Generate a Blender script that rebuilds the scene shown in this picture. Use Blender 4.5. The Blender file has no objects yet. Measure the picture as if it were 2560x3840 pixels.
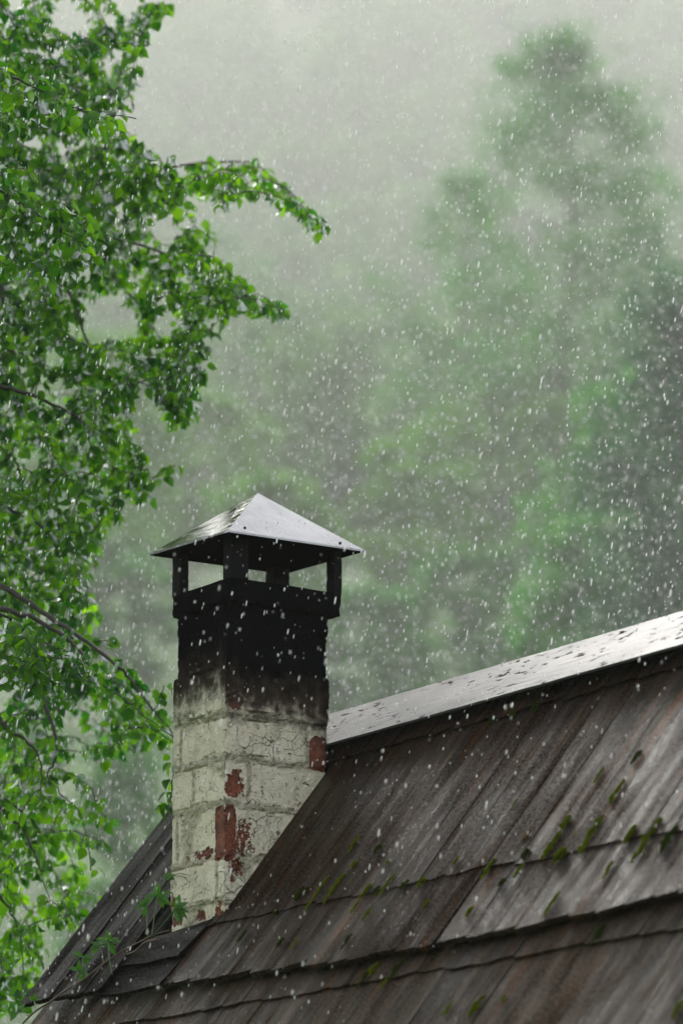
import bpy, math, random
import numpy as np
from mathutils import Vector, noise as mn

# ------------------------------------------------------------------ camera
AL, TH, FPX = math.radians(55), math.radians(13.9), 14400.0
R = np.array([math.cos(AL), math.sin(AL), 0.0])
F = np.array([-math.sin(AL), math.cos(AL), 0.0])
Z = np.array([0.0, 0.0, 1.0])
FW = math.cos(TH) * F + math.sin(TH) * Z
UP = -math.sin(TH) * F + math.cos(TH) * Z
CAM = np.array([11.0453, -7.23917, 1.6])
scene = bpy.context.scene
cd = bpy.data.cameras.new('camera')
cam = bpy.data.objects.new('camera', cd)
scene.collection.objects.link(cam)
cam.location = CAM
cam.rotation_euler = (math.radians(90) + TH, 0, AL)
cd.sensor_fit = 'VERTICAL'
cd.sensor_height = 36.0
cd.sensor_width = 24.0
cd.lens = 36.0 * FPX / 3840.0
cd.clip_start = 0.5
cd.clip_end = 5000
cd.dof.use_dof = True
cd.dof.focus_distance = 13.45
cd.dof.aperture_fstop = 2.2
scene.camera = cam

# ------------------------------------------------------------------ light
SUN_EL, SUN_AZ_R = math.radians(42), math.radians(-14)     # ahead of the camera, a little to the left
sdir = math.cos(SUN_EL) * (math.cos(SUN_AZ_R) * F + math.sin(SUN_AZ_R) * R) + math.sin(SUN_EL) * Z
world = bpy.data.worlds.new('World')
scene.world = world
world.use_nodes = True
wn = world.node_tree.nodes
wl = world.node_tree.links
bg = wn['Background']
sky = wn.new('ShaderNodeTexSky')
sky.sky_type = 'NISHITA'
sky.sun_disc = False
sky.sun_elevation = SUN_EL
sky.sun_rotation = math.atan2(sdir[0], sdir[1])
sky.air_density = 1.5
sky.dust_density = 2.5
sky.ozone_density = 0.6
hs = wn.new('ShaderNodeHueSaturation')
hs.inputs['Saturation'].default_value = 0.25
wl.new(sky.outputs[0], hs.inputs['Color'])
wl.new(hs.outputs[0], bg.inputs['Color'])
bg.inputs['Strength'].default_value = 0.15
sl = bpy.data.lights.new('sun', 'SUN')
sl.energy = 1.5
sl.angle = math.radians(20)
sl.color = (1.0, 0.96, 0.9)
so = bpy.data.objects.new('sun', sl)
scene.collection.objects.link(so)
so.rotation_euler = Vector(sdir).to_track_quat('Z', 'Y').to_euler()
so.location = (0, 0, 60)

scene.view_settings.view_transform = 'Standard'
scene.view_settings.look = 'None'
scene.view_settings.exposure = 0.78
scene.view_settings.gamma = 1.0
scene.view_settings.use_curve_mapping = False
cy = scene.cycles
cy.use_adaptive_sampling = False
cy.use_denoising = True
cy.max_bounces = 9
cy.diffuse_bounces = 3
cy.glossy_bounces = 3
cy.transmission_bounces = 4
cy.volume_bounces = 3
cy.sample_clamp_indirect = 6.0
cy.caustics_reflective = False
cy.caustics_refractive = False

rnd = random.Random(7)
rng = np.random.default_rng(11)
COL = scene.collection


# ------------------------------------------------------------------ helpers
def ray(px, py):
    return FW + R * (px - 1280.0) / FPX - UP * (py - 1920.0) / FPX


def at(px, py, dist):
    """point seen at (px,py) of the photograph at a given horizontal distance"""
    r = ray(px, py)
    return CAM + r * dist / np.dot(r, F)


def onplane(px, py, n, p):
    r = ray(px, py)
    n = np.array(n, float)
    return CAM + r * np.dot(n, np.array(p, float) - CAM) / np.dot(n, r)


class MB:
    def __init__(self):
        self.v, self.f, self.uv, self.n = [], [], [], 0

    def add(self, verts, faces, uvs=None):
        verts = np.asarray(verts, float).reshape(-1, 3)
        b = self.n
        self.v.append(verts)
        self.n += len(verts)
        for fc in faces:
            self.f.append(tuple(i + b for i in fc))
        if uvs is not None:
            self.uv.append(np.asarray(uvs, float).reshape(-1, 2))
        return b

    def box(self, lo, hi):
        x0, y0, z0 = lo
        x1, y1, z1 = hi
        self.add([(x0, y0, z0), (x1, y0, z0), (x1, y1, z0), (x0, y1, z0), (x0, y0, z1), (x1, y0, z1), (x1, y1, z1), (x0, y1, z1)],
                 [(3, 2, 1, 0), (4, 5, 6, 7), (0, 1, 5, 4), (1, 2, 6, 5), (2, 3, 7, 6), (3, 0, 4, 7)])

    def tube(self, pts, radii, k=6):
        pts = np.asarray(pts, float)
        n = len(pts)
        ref = np.array([0.31, 0.2, 0.93])
        vs = []
        for i in range(n):
            t = pts[min(i + 1, n - 1)] - pts[max(i - 1, 0)]
            t = t / (np.linalg.norm(t) + 1e-9)
            a = np.cross(t, ref)
            a /= np.linalg.norm(a) + 1e-9
            b = np.cross(t, a)
            for j in range(k):
                w = 2 * math.pi * j / k
                vs.append(pts[i] + radii[i] * (math.cos(w) * a + math.sin(w) * b))
        fs = []
        for i in range(n - 1):
            for j in range(k):
                j2 = (j + 1) % k
                fs.append((i * k + j, i * k + j2, (i + 1) * k + j2, (i + 1) * k + j))
        fs.append(tuple(range(k - 1, -1, -1)))
        fs.append(tuple((n - 1) * k + j for j in range(k)))
        self.add(vs, fs)

    def build(self, name, mat, parent=None, smooth=False, attrs=None):
        me = bpy.data.meshes.new(name)
        vv = np.concatenate(self.v) if self.v else np.zeros((0, 3))
        me.from_pydata(vv.tolist(), [], self.f)
        if self.uv:
            uv = np.concatenate(self.uv)
            lay = me.uv_layers.new(name='UVMap')
            idx = np.zeros(len(me.loops), np.int32)
            me.loops.foreach_get('vertex_index', idx)
            lay.data.foreach_set('uv', uv[idx].astype(np.float32).ravel())
        if attrs:
            for k, arr in attrs.items():
                a = me.attributes.new(k, 'FLOAT', 'POINT')
                a.data.foreach_set('value', np.asarray(arr, np.float32))
        if smooth:
            me.polygons.foreach_set('use_smooth', [True] * len(me.polygons))
        me.materials.append(mat)
        me.update()
        o = bpy.data.objects.new(name, me)
        COL.objects.link(o)
        if parent is not None:
            o.parent = parent
        return o


def empty(name, loc=(0, 0, 0)):
    o = bpy.data.objects.new(name, None)
    COL.objects.link(o)
    o.location = loc
    o.empty_display_size = 0.2
    return o


def tag(o, label=None, cat=None, group=None, kind=None):
    if label:
        o['label'] = label
    if cat:
        o['category'] = cat
    if group:
        o['group'] = group
    if kind:
        o['kind'] = kind
    return o


def nz(x, y, z=0.0):
    return mn.noise(Vector((x, y, z)))


# ------------------------------------------------------------------ materials
class NT:
    def __init__(self, name):
        self.m = bpy.data.materials.new(name)
        self.m.use_nodes = True
        self.t = self.m.node_tree
        self.N, self.L = self.t.nodes, self.t.links
        self.p = self.N['Principled BSDF']
        self.out = self.N['Material Output']

    def new(self, t, **kw):
        n = self.N.new(t)
        for k, v in kw.items():
            setattr(n, k, v)
        return n

    def put(self, sock, v):
        if isinstance(v, bpy.types.NodeSocket):
            self.L.new(v, sock)
        elif v is not None:
            if sock.type == 'RGBA' and len(v) == 3:
                v = (*v, 1)
            sock.default_value = v

    def noise(self, vec, scale, detail=3, rough=0.55, dist=0.0):
        n = self.new('ShaderNodeTexNoise')
        self.put(n.inputs['Vector'], vec)
        n.inputs['Scale'].default_value = scale
        n.inputs['Detail'].default_value = detail
        n.inputs['Roughness'].default_value = rough
        n.inputs['Distortion'].default_value = dist
        return n.outputs['Fac']

    def mapping(self, vec, sc=(1, 1, 1), rot=(0, 0, 0)):
        n = self.new('ShaderNodeMapping')
        self.put(n.inputs['Vector'], vec)
        n.inputs['Scale'].default_value = sc
        n.inputs['Rotation'].default_value = rot
        return n.outputs[0]

    def step(self, v, lo, hi, a=0.0, b=1.0):
        n = self.new('ShaderNodeMapRange', interpolation_type='SMOOTHSTEP')
        self.put(n.inputs['Value'], v)
        n.inputs['From Min'].default_value = lo
        n.inputs['From Max'].default_value = hi
        n.inputs['To Min'].default_value = a
        n.inputs['To Max'].default_value = b
        return n.outputs[0]

    def math(self, op, a, b=None):
        n = self.new('ShaderNodeMath', operation=op)
        self.put(n.inputs[0], a)
        if b is not None:
            self.put(n.inputs[1], b)
        return n.outputs[0]

    def mix(self, f, a, b):
        n = self.new('ShaderNodeMix', data_type='RGBA')
        self.put(n.inputs[0], f)
        self.put(n.inputs[6], a)
        self.put(n.inputs[7], b)
        return n.outputs[2]

    def bump(self, h, strength, dist, normal=None):
        n = self.new('ShaderNodeBump')
        n.inputs['Strength'].default_value = strength
        n.inputs['Distance'].default_value = dist
        self.put(n.inputs['Height'], h)
        if normal is not None:
            self.put(n.inputs['Normal'], normal)
        return n.outputs[0]

    def set(self, **kw):
        for k, v in kw.items():
            self.put(self.p.inputs[k.replace('_', ' ')], v)
        return self.m


def mat_wood(name, dark, mid, light, rust=0.5, rough=(0.26, 0.5), grit=0.5, coat=0.4, seed=0.0):
    t = NT(name)
    uv = t.new('ShaderNodeUVMap').outputs[0]
    geo = t.new('ShaderNodeNewGeometry')
    isl = geo.outputs['Random Per Island']
    off = t.new('ShaderNodeCombineXYZ')
    t.put(off.inputs[2], t.math('MULTIPLY', isl, 37.0))
    off.inputs[0].default_value = seed
    va = t.new('ShaderNodeVectorMath', operation='ADD')
    t.put(va.inputs[0], uv)
    t.put(va.inputs[1], off.outputs[0])
    v = va.outputs[0]
    grain = t.noise(t.mapping(v, (85, 4.5, 1)), 1.0, 6, 0.68, 0.2)
    fine = t.noise(t.mapping(v, (260, 9, 1)), 1.0, 3, 0.6)
    blot = t.noise(t.mapping(v, (8, 2.6, 1)), 1.0, 6, 0.68)
    big = t.noise(t.mapping(uv, (1.6, 1.3, 1)), 1.0, 3, 0.5)
    g = t.math('ADD', t.math('MULTIPLY', grain, 0.55), t.math('MULTIPLY', blot, 0.45))
    c = t.mix(t.step(g, 0.38, 0.52), dark, mid)
    c = t.mix(t.math('MULTIPLY', t.step(g, 0.52, 0.64), 0.5), c, light)
    rs = t.math('MULTIPLY', t.step(t.noise(t.mapping(v, (30, 1.1, 1)), 1.0, 4, 0.6), 0.53, 0.66), t.step(blot, 0.4, 0.6))
    c = t.mix(t.math('MULTIPLY', rs, rust), c, (0.12, 0.045, 0.014))
    c = t.mix(t.math('MULTIPLY', t.step(isl, 0.2, 1.0), 0.35), c, dark)
    c = t.mix(t.math('MULTIPLY', t.step(fine, 0.5, 0.36), 0.7), c, (0.005, 0.004, 0.004))
    spk = t.noise(t.mapping(uv, (150, 85, 1)), 1.0, 4, 0.75)
    c = t.mix(t.math('MULTIPLY', t.step(spk, 0.56, 0.66), 0.7), c, light)
    c = t.mix(t.math('MULTIPLY', t.step(spk, 0.44, 0.35), 0.8), c, dark)
    grt = t.noise(t.mapping(uv, (330, 240, 1)), 1.0, 2, 0.7)
    pit = t.noise(t.mapping(uv, (60, 38, 1)), 1.0, 3, 0.6)
    mac = t.noise(t.mapping(uv, (13, 1.7, 1)), 1.0, 5, 0.66)
    h = t.math('ADD', t.math('MULTIPLY', grain, 0.7), t.math('ADD', t.math('MULTIPLY', fine, 0.3), t.math('ADD', t.math('MULTIPLY', grt, grit), t.math('ADD', t.math('MULTIPLY', t.math('ADD', pit, spk), 1.7), t.math('MULTIPLY', mac, 1.5)))))
    nb = t.bump(h, 1.0, 0.0024)
    wet = t.math('ADD', t.math('MULTIPLY', mac, 0.36), t.math('ADD', t.math('MULTIPLY', spk, 0.36), t.math('MULTIPLY', big, 0.28)))
    ro = t.step(wet, 0.40, 0.60, rough[1], rough[0])
    t.set(Base_Color=c, Roughness=ro, Normal=nb, Coat_Weight=t.step(wet, 0.49, 0.60, 0.02, coat), Coat_Roughness=0.12, Specular_IOR_Level=t.step(wet, 0.42, 0.6, 0.0, 0.14))
    t.put(t.p.inputs['Coat Normal'], t.bump(h, 1.0, 0.0015))
    return t.m


M = {}
M['roof_wood'] = mat_wood('wet_roof_wood', (0.006, 0.0038, 0.0027), (0.029, 0.0158, 0.0083), (0.088, 0.057, 0.034), 0.9, (0.22, 0.5), 1.3, 0.60)
M['low_wood'] = mat_wood('worn_roof_wood', (0.010, 0.0068, 0.0048), (0.055, 0.037, 0.023), (0.16, 0.12, 0.085), 0.8, (0.22, 0.5), 1.3, 0.60, 7.0)
M['dark_wood'] = mat_wood('dark_wet_wood', (0.004, 0.0035, 0.0035), (0.012, 0.010, 0.009), (0.028, 0.023, 0.020), 0.2, (0.34, 0.6), 0.6, 0.10, 5.0)
t = NT('grey_ridge_board')
uv = t.new('ShaderNodeUVMap').outputs[0]
gr = t.noise(t.mapping(uv, (160, 5, 1)), 1.0, 4, 0.6)
fl = t.noise(t.mapping(uv, (46, 14, 1)), 1.0, 4, 0.65)
sp = t.noise(t.mapping(uv, (9, 3, 1)), 1.0, 3, 0.6)
fk = t.math('MULTIPLY', t.step(fl, 0.56, 0.61), t.step(sp, 0.45, 0.56))
c = t.mix(gr, (0.06, 0.06, 0.065), (0.13, 0.13, 0.138))
c = t.mix(t.math('MULTIPLY', t.step(gr, 0.42, 0.34), 0.6), c, (0.04, 0.04, 0.045))
c = t.mix(fk, c, (0.012, 0.012, 0.014))
t.set(Base_Color=c, Roughness=t.step(fk, 0.2, 0.8, 0.40, 0.85), Specular_IOR_Level=t.step(fk, 0.2, 0.8, 0.15, 0.02), Normal=t.bump(t.math('ADD', gr, t.math('MULTIPLY', fk, -2.0)), 0.35, 0.003))
M['ridge_wood'] = t.m
M['wall_wood'] = mat_wood('wall_wood', (0.02, 0.015, 0.012), (0.06, 0.045, 0.035), (0.12, 0.095, 0.075), 0.3, (0.5, 0.7), 0.2, 0.0, 3.0)


def mat_masonry():
    t = NT('painted_brick')
    ob = t.new('ShaderNodeTexCoord').outputs['Object']
    A = lambda n: t.new('ShaderNodeAttribute', attribute_name=n).outputs['Fac']
    chip, soot, mort = A('chip'), A('soot'), A('mortar')
    n1 = t.noise(ob, 5, 4, 0.6)
    n2 = t.noise(ob, 22, 4, 0.6)
    n3 = t.noise(ob, 90, 4, 0.65)
    n4 = t.noise(ob, 260, 3, 0.6)
    paint = t.mix(t.step(n1, 0.35, 0.65), (0.74, 0.665, 0.525), (0.84, 0.765, 0.625))
    paint = t.mix(t.math('MULTIPLY', t.step(n2, 0.5, 0.68), 0.45), paint, (0.52, 0.475, 0.36))
    streak = t.noise(t.mapping(ob, (26, 26, 3)), 1.0, 4, 0.6)
    paint = t.mix(t.math('MULTIPLY', t.step(streak, 0.5, 0.72), 0.4), paint, (0.40, 0.385, 0.30))
    paint = t.mix(t.math('MULTIPLY', t.step(n3, 0.52, 0.66), 0.35), paint, (0.36, 0.33, 0.24))
    mc = t.mix(t.step(n3, 0.35, 0.65), (0.32, 0.29, 0.20), (0.70, 0.65, 0.51))
    c = t.mix(t.math('MULTIPLY', mort, 0.8), paint, mc)
    # hairline cracks in the paint
    dv = t.new('ShaderNodeVectorMath', operation='ADD')
    dn = t.new('ShaderNodeTexNoise')
    dn.inputs['Scale'].default_value = 18
    t.put(dn.inputs['Vector'], ob)
    dm = t.new('ShaderNodeVectorMath', operation='SCALE')
    dm.inputs['Scale'].default_value = 0.05
    t.put(dm.inputs[0], dn.outputs['Color'])
    t.put(dv.inputs[0], ob)
    t.put(dv.inputs[1], dm.outputs[0])
    vo = t.new('ShaderNodeTexVoronoi', feature='DISTANCE_TO_EDGE')
    vo.inputs['Scale'].default_value = 17
    t.put(vo.inputs['Vector'], dv.outputs[0])
    crk = t.math('MULTIPLY', t.step(vo.outputs['Distance'], 0.02, 0.006), t.step(t.noise(ob, 9, 2), 0.5, 0.6))
    pits = t.math('MULTIPLY', t.step(n3, 0.60, 0.65), t.step(n2, 0.44, 0.56))
    c = t.mix(t.math('MULTIPLY', t.math('MAXIMUM', crk, pits), 0.85), c, (0.07, 0.06, 0.045))
    red = t.mix(t.step(n2, 0.4, 0.62), (0.12, 0.034, 0.020), (0.26, 0.072, 0.034))
    cn = t.math('ADD', t.math('MULTIPLY', t.math('SUBTRACT', n3, 0.5), 1.5), t.math('MULTIPLY', t.math('SUBTRACT', t.noise(t.mapping(ob, (60, 60, 30)), 1.0, 5, 0.7), 0.5), 1.3))
    cm = t.step(t.math('ADD', chip, cn), 0.47, 0.53)
    c = t.mix(cm, c, red)
    sn = t.math('ADD', soot, t.math('ADD', t.math('MULTIPLY', t.math('SUBTRACT', n2, 0.5), 0.9), t.math('MULTIPLY', t.math('SUBTRACT', streak, 0.5), 0.5)))
    sn = t.math('MULTIPLY', sn, t.step(soot, 0.0, 0.12))
    brown = t.mix(n3, (0.026, 0.018, 0.013), (0.07, 0.052, 0.040))
    c = t.mix(t.step(sn, 0.04, 0.6), c, brown)
    c = t.mix(t.step(sn, 0.5, 1.12), c, t.mix(t.math('MULTIPLY', t.step(n3, 0.45, 0.7), t.math('ADD', t.math('MULTIPLY', mort, 0.6), 0.4)), (0.003, 0.0033, 0.004), (0.017, 0.016, 0.016)))
    h = t.math('ADD', t.math('MULTIPLY', n3, 0.5), t.math('ADD', t.math('MULTIPLY', n4, 0.25), t.math('MULTIPLY', cm, -0.5)))
    h = t.math('ADD', h, t.math('MULTIPLY', t.math('MAXIMUM', crk, pits), -0.6))
    h = t.math('ADD', h, t.math('MULTIPLY', t.math('MULTIPLY', mort, n3), 1.2))
    t.set(Base_Color=c, Normal=t.bump(h, 1.0, 0.011), Roughness=t.step(sn, 0.2, 0.8, 0.62, 0.85), Specular_IOR_Level=t.step(sn, 0.1, 0.7, 0.4, 0.0))
    return t.m


M['masonry'] = mat_masonry()
t = NT('sooty_brick')
ob = t.new('ShaderNodeTexCoord').outputs['Object']
t.set(Base_Color=(0.0045, 0.0045, 0.005), Roughness=0.85, Specular_IOR_Level=0.15, Normal=t.bump(t.noise(ob, 90, 4, 0.6), 0.8, 0.006))
M['soot'] = t.m

t = NT('wet_sheet_metal')
ob = t.new('ShaderNodeTexCoord').outputs['Object']
n1 = t.noise(ob, 4, 3)
n2 = t.noise(t.mapping(ob, (10, 22, 22)), 1.0, 5, 0.65, 1.2)
drk = t.math('MULTIPLY', t.step(t.noise(ob, 55, 5, 0.7, 1.5), 0.62, 0.67), t.step(t.noise(ob, 7, 2), 0.5, 0.62))
c = t.mix(t.step(n1, 0.3, 0.7), (0.29, 0.295, 0.305), (0.36, 0.365, 0.375))
c = t.mix(t.math('MULTIPLY', drk, 0.85), c, (0.06, 0.07, 0.08))
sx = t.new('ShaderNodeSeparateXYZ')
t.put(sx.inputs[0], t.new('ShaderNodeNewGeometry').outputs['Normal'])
refl_grime = t.math('MULTIPLY', t.step(sx.outputs[1], -0.3, -0.5), t.step(t.noise(t.mapping(ob, (14, 40, 40)), 1.0, 5, 0.65, 0.8), 0.38, 0.50))   # mossy grime and the tree's dark reflection, painted into the left face's colour
c = t.mix(t.math('MULTIPLY', refl_grime, 0.85), c, (0.022, 0.030, 0.018))
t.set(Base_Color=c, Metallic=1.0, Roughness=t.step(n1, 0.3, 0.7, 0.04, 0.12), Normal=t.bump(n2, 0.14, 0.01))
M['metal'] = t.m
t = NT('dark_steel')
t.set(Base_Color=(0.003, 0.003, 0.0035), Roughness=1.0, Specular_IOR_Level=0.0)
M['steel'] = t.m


def mat_leaf(name, c0, c1, tr0, tr1, gloss=0.35, rough=0.3, tfac=0.5, bumpy=True):
    t = NT(name)
    geo = t.new('ShaderNodeNewGeometry')
    isl = geo.outputs['Random Per Island']
    ob = t.new('ShaderNodeTexCoord').outputs['Object']
    big = t.noise(ob, 1.3, 3)
    f = t.math('ADD', t.math('MULTIPLY', isl, 0.65), t.math('MULTIPLY', t.step(big, 0.35, 0.65), 0.35))
    f = t.math('POWER', f, 1.5)
    c = t.mix(f, c0, c1)
    tc = t.mix(f, tr0, tr1)
    nb = t.bump(t.noise(ob, 120, 3), 0.5, 0.003) if bumpy else None
    d = t.new('ShaderNodeBsdfDiffuse')
    t.put(d.inputs['Color'], c)
    tr = t.new('ShaderNodeBsdfTranslucent')
    t.put(tr.inputs['Color'], tc)
    m1 = t.new('ShaderNodeMixShader')
    m1.inputs[0].default_value = tfac
    t.L.new(d.outputs[0], m1.inputs[1])
    t.L.new(tr.outputs[0], m1.inputs[2])
    gl = t.new('ShaderNodeBsdfAnisotropic' if False else 'ShaderNodeBsdfGlossy')
    gl.inputs['Roughness'].default_value = rough
    gl.inputs['Color'].default_value = (0.95, 0.97, 1, 1)
    fr = t.new('ShaderNodeFresnel')
    fr.inputs['IOR'].default_value = 1.45
    if nb is not None:
        for s in (d.inputs['Normal'], gl.inputs['Normal'], fr.inputs['Normal']):
            t.L.new(nb, s)
    m2 = t.new('ShaderNodeMixShader')
    t.put(m2.inputs[0], t.math('MULTIPLY', fr.outputs[0], gloss))
    t.L.new(m1.outputs[0], m2.inputs[1])
    t.L.new(gl.outputs[0], m2.inputs[2])
    t.L.new(m2.outputs[0], t.out.inputs['Surface'])
    t.N.remove(t.p)
    return t.m


M['leaf'] = mat_leaf('wet_leaf', (0.007, 0.036, 0.003), (0.020, 0.11, 0.009), (0.010, 0.19, 0.003), (0.42, 0.88, 0.008), 0.36, 0.25, 0.64)
M['vine'] = mat_leaf('vine_leaf', (0.03, 0.11, 0.014), (0.06, 0.18, 0.02), (0.08, 0.3, 0.01), (0.16, 0.45, 0.015), 0.7, 0.25, 0.45)
M['moss'] = mat_leaf('moss', (0.13, 0.17, 0.006), (0.28, 0.32, 0.012), (0.18, 0.26, 0.006), (0.36, 0.43, 0.012), 0.03, 0.6, 0.45, False)
M['moss_dark'] = mat_leaf('dark_moss', (0.04, 0.065, 0.01), (0.09, 0.13, 0.015), (0.06, 0.10, 0.01), (0.11, 0.17, 0.014), 0.03, 0.6, 0.4, False)
M['bg_light'] = mat_leaf('light_foliage', (0.07, 0.19, 0.03), (0.14, 0.29, 0.05), (0.13, 0.39, 0.045), (0.23, 0.52, 0.065), 0.03, 0.5, 0.5, False)
M['bg_mid'] = mat_leaf('mid_foliage', (0.03, 0.125, 0.035), (0.09, 0.24, 0.05), (0.05, 0.28, 0.04), (0.15, 0.46, 0.05), 0.03, 0.5, 0.5, False)
M['bg_dark'] = mat_leaf('dark_foliage', (0.025, 0.09, 0.045), (0.06, 0.16, 0.075), (0.035, 0.15, 0.055), (0.09, 0.26, 0.085), 0.02, 0.5, 0.4, False)
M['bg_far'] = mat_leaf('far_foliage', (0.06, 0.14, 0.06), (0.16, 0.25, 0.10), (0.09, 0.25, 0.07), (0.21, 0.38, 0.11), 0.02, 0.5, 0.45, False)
t = NT('bark')
ob = t.new('ShaderNodeTexCoord').outputs['Object']
n1 = t.noise(t.mapping(ob, (60, 60, 18)), 1.0, 4)
t.set(Base_Color=t.mix(n1, (0.012, 0.009, 0.008), (0.05, 0.04, 0.034)), Roughness=0.45, Normal=t.bump(n1, 0.7, 0.01))
M['bark'] = t.m
t = NT('vine_stem')
t.set(Base_Color=(0.09, 0.05, 0.025), Roughness=0.4)
M['stem'] = t.m
t = NT('green_stem')
t.set(Base_Color=(0.045, 0.10, 0.015), Roughness=0.4)
M['gstem'] = t.m
t = NT('meadow_grass')
ob = t.new('ShaderNodeTexCoord').outputs['Object']
t.set(Base_Color=t.mix(t.step(t.noise(ob, 0.07, 5, 0.6), 0.35, 0.65), (0.025, 0.075, 0.012), (0.08, 0.17, 0.03)), Roughness=0.9)
M['grass'] = t.m
t = NT('rain_water')
d = t.new('ShaderNodeBsdfDiffuse')
d.inputs['Color'].default_value = (0.98, 0.98, 0.98, 1)
tr = t.new('ShaderNodeBsdfTranslucent')
tr.inputs['Color'].default_value = (0.99, 0.99, 0.99, 1)
ms = t.new('ShaderNodeMixShader')
ms.inputs[0].default_value = 0.8
t.L.new(d.outputs[0], ms.inputs[1])
t.L.new(tr.outputs[0], ms.inputs[2])
t.L.new(ms.outputs[0], t.out.inputs['Surface'])
t.N.remove(t.p)
M['rain'] = t.m

# ------------------------------------------------------------------ ground and hills
HD = [-80, 0, 60, 100, 150, 208, 290, 400, 600, 800, 1000, 1200, 1260]
HZ = [0, 0, 0, 4, 16, 38, 66, 98, 166, 252, 356, 472, 508]


def gheight(d, s):
    h = float(np.interp(d, HD, HZ))
    if d > 60:
        h += min(1, (d - 60) / 80) * (5 * nz(d * 0.012, s * 0.012, 3.1) + 2 * nz(d * 0.04, s * 0.04, 1.1))
    return h


def ground_at(px, d):
    p = CAM + F * d + R * (px - 1280) / FPX * d / math.cos(TH)
    s = np.dot(p - CAM, R)
    return np.array([p[0], p[1], gheight(d, s)])


g = MB()
ds = np.concatenate([np.arange(-80, 60, 14), np.arange(60, 400, 11), np.arange(400, 1265, 24)])
ss = np.arange(-400, 401, 20)
vs = []
for dd in ds:
    for s in ss:
        p = CAM + F * dd + R * s
        vs.append((p[0], p[1], gheight(dd, s)))
ns = len(ss)
fs = [(i * ns + j, i * ns + j + 1, (i + 1) * ns + j + 1, (i + 1) * ns + j) for i in range(len(ds) - 1) for j in range(ns - 1)]
g.add(vs, fs)
tag(g.build('hillside', M['grass'], smooth=True), kind='structure')

# ------------------------------------------------------------------ house
MS, Z0 = 1.25506, 3.435                     # roof pitch and height of the near slope at y = 0
PN = np.array([0, -MS, 1.0])
PN /= np.linalg.norm(PN)
PHI = math.atan(MS)
RIDGE_Y = 0.6


def rp(x, y, h=0.0):
    return np.array([x, y, Z0 + MS * y]) + PN * h


def on_roof(px, py, h=0.0):
    return onplane(px, py, PN, rp(0, 0, h))


house = empty('wooden_house', (2.5, 0.6, 0))
HL = np.array([2.5, 0.6, 0.0])
tag(house, 'old wooden house with wet board roof, grey ridge board and sooty painted brick chimney', 'house')


def hb(mb, name, mat, parent, smooth=False, attrs=None):
    """house parts are modelled in world space, stored relative to the house"""
    mb.v = [v - HL for v in mb.v]
    return mb.build(name, mat, parent, smooth, attrs)


X0, X1 = -1.0, 6.0
rb = MB()                                    # the roof deck under the boards, both slopes, butted at the ridge
TK = 0.03
BKY = 2 * RIDGE_Y + 1.25
for side in (0, 1):
    ya, yb = (RIDGE_Y, -1.25) if side == 0 else (RIDGE_Y, BKY)
    za = Z0 + MS * RIDGE_Y - 0.125
    zb = Z0 + MS * -1.25 - 0.125
    rb.add([(X0 + .02, ya, za), (X1, ya, za), (X1, yb, zb), (X0 + .02, yb, zb), (X0 + .02, ya, za - TK * 1.6), (X1, ya, za - TK * 1.6), (X1, yb, zb - TK * 1.6), (X0 + .02, yb, zb - TK * 1.6)],
           [(0, 1, 2, 3), (7, 6, 5, 4), (0, 4, 5, 1), (1, 5, 6, 2), (2, 6, 7, 3), (3, 7, 4, 0)],
           [(0, 0), (7, 0), (7, 3), (0, 3)] * 2)
roof = hb(rb, 'roof', M['dark_wood'], house)


def edge_line(kind, x):
    if kind == 'upper':
        return 0.457 + 0.012 * x + 0.006 * nz(x * 5, 1.0) + 0.004 * nz(x * 19, 3.0)
    if kind == 'middle':
        return -0.026 + 0.010 * nz(x * 3, 7.0) + 0.006 * nz(x * 14, 5.0)
    if kind == 'lip':
        return float(np.interp(x, [-1, 0, 1.5, 2.0, 2.7, 4], [-.192, -.195, -.230, -.222, -.200, -.19])) + 0.003 * nz(x * 9, 2.0)
    if kind == 'low':
        return -0.272 + 0.008 * nz(x * 3, 17.0) + 0.005 * nz(x * 13, 15.0)
    if kind == 'low2':
        return -0.74 + 0.01 * nz(x * 6, 1.0)
    return -1.27 + 0.012 * nz(x * 8, 1.5)


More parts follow.
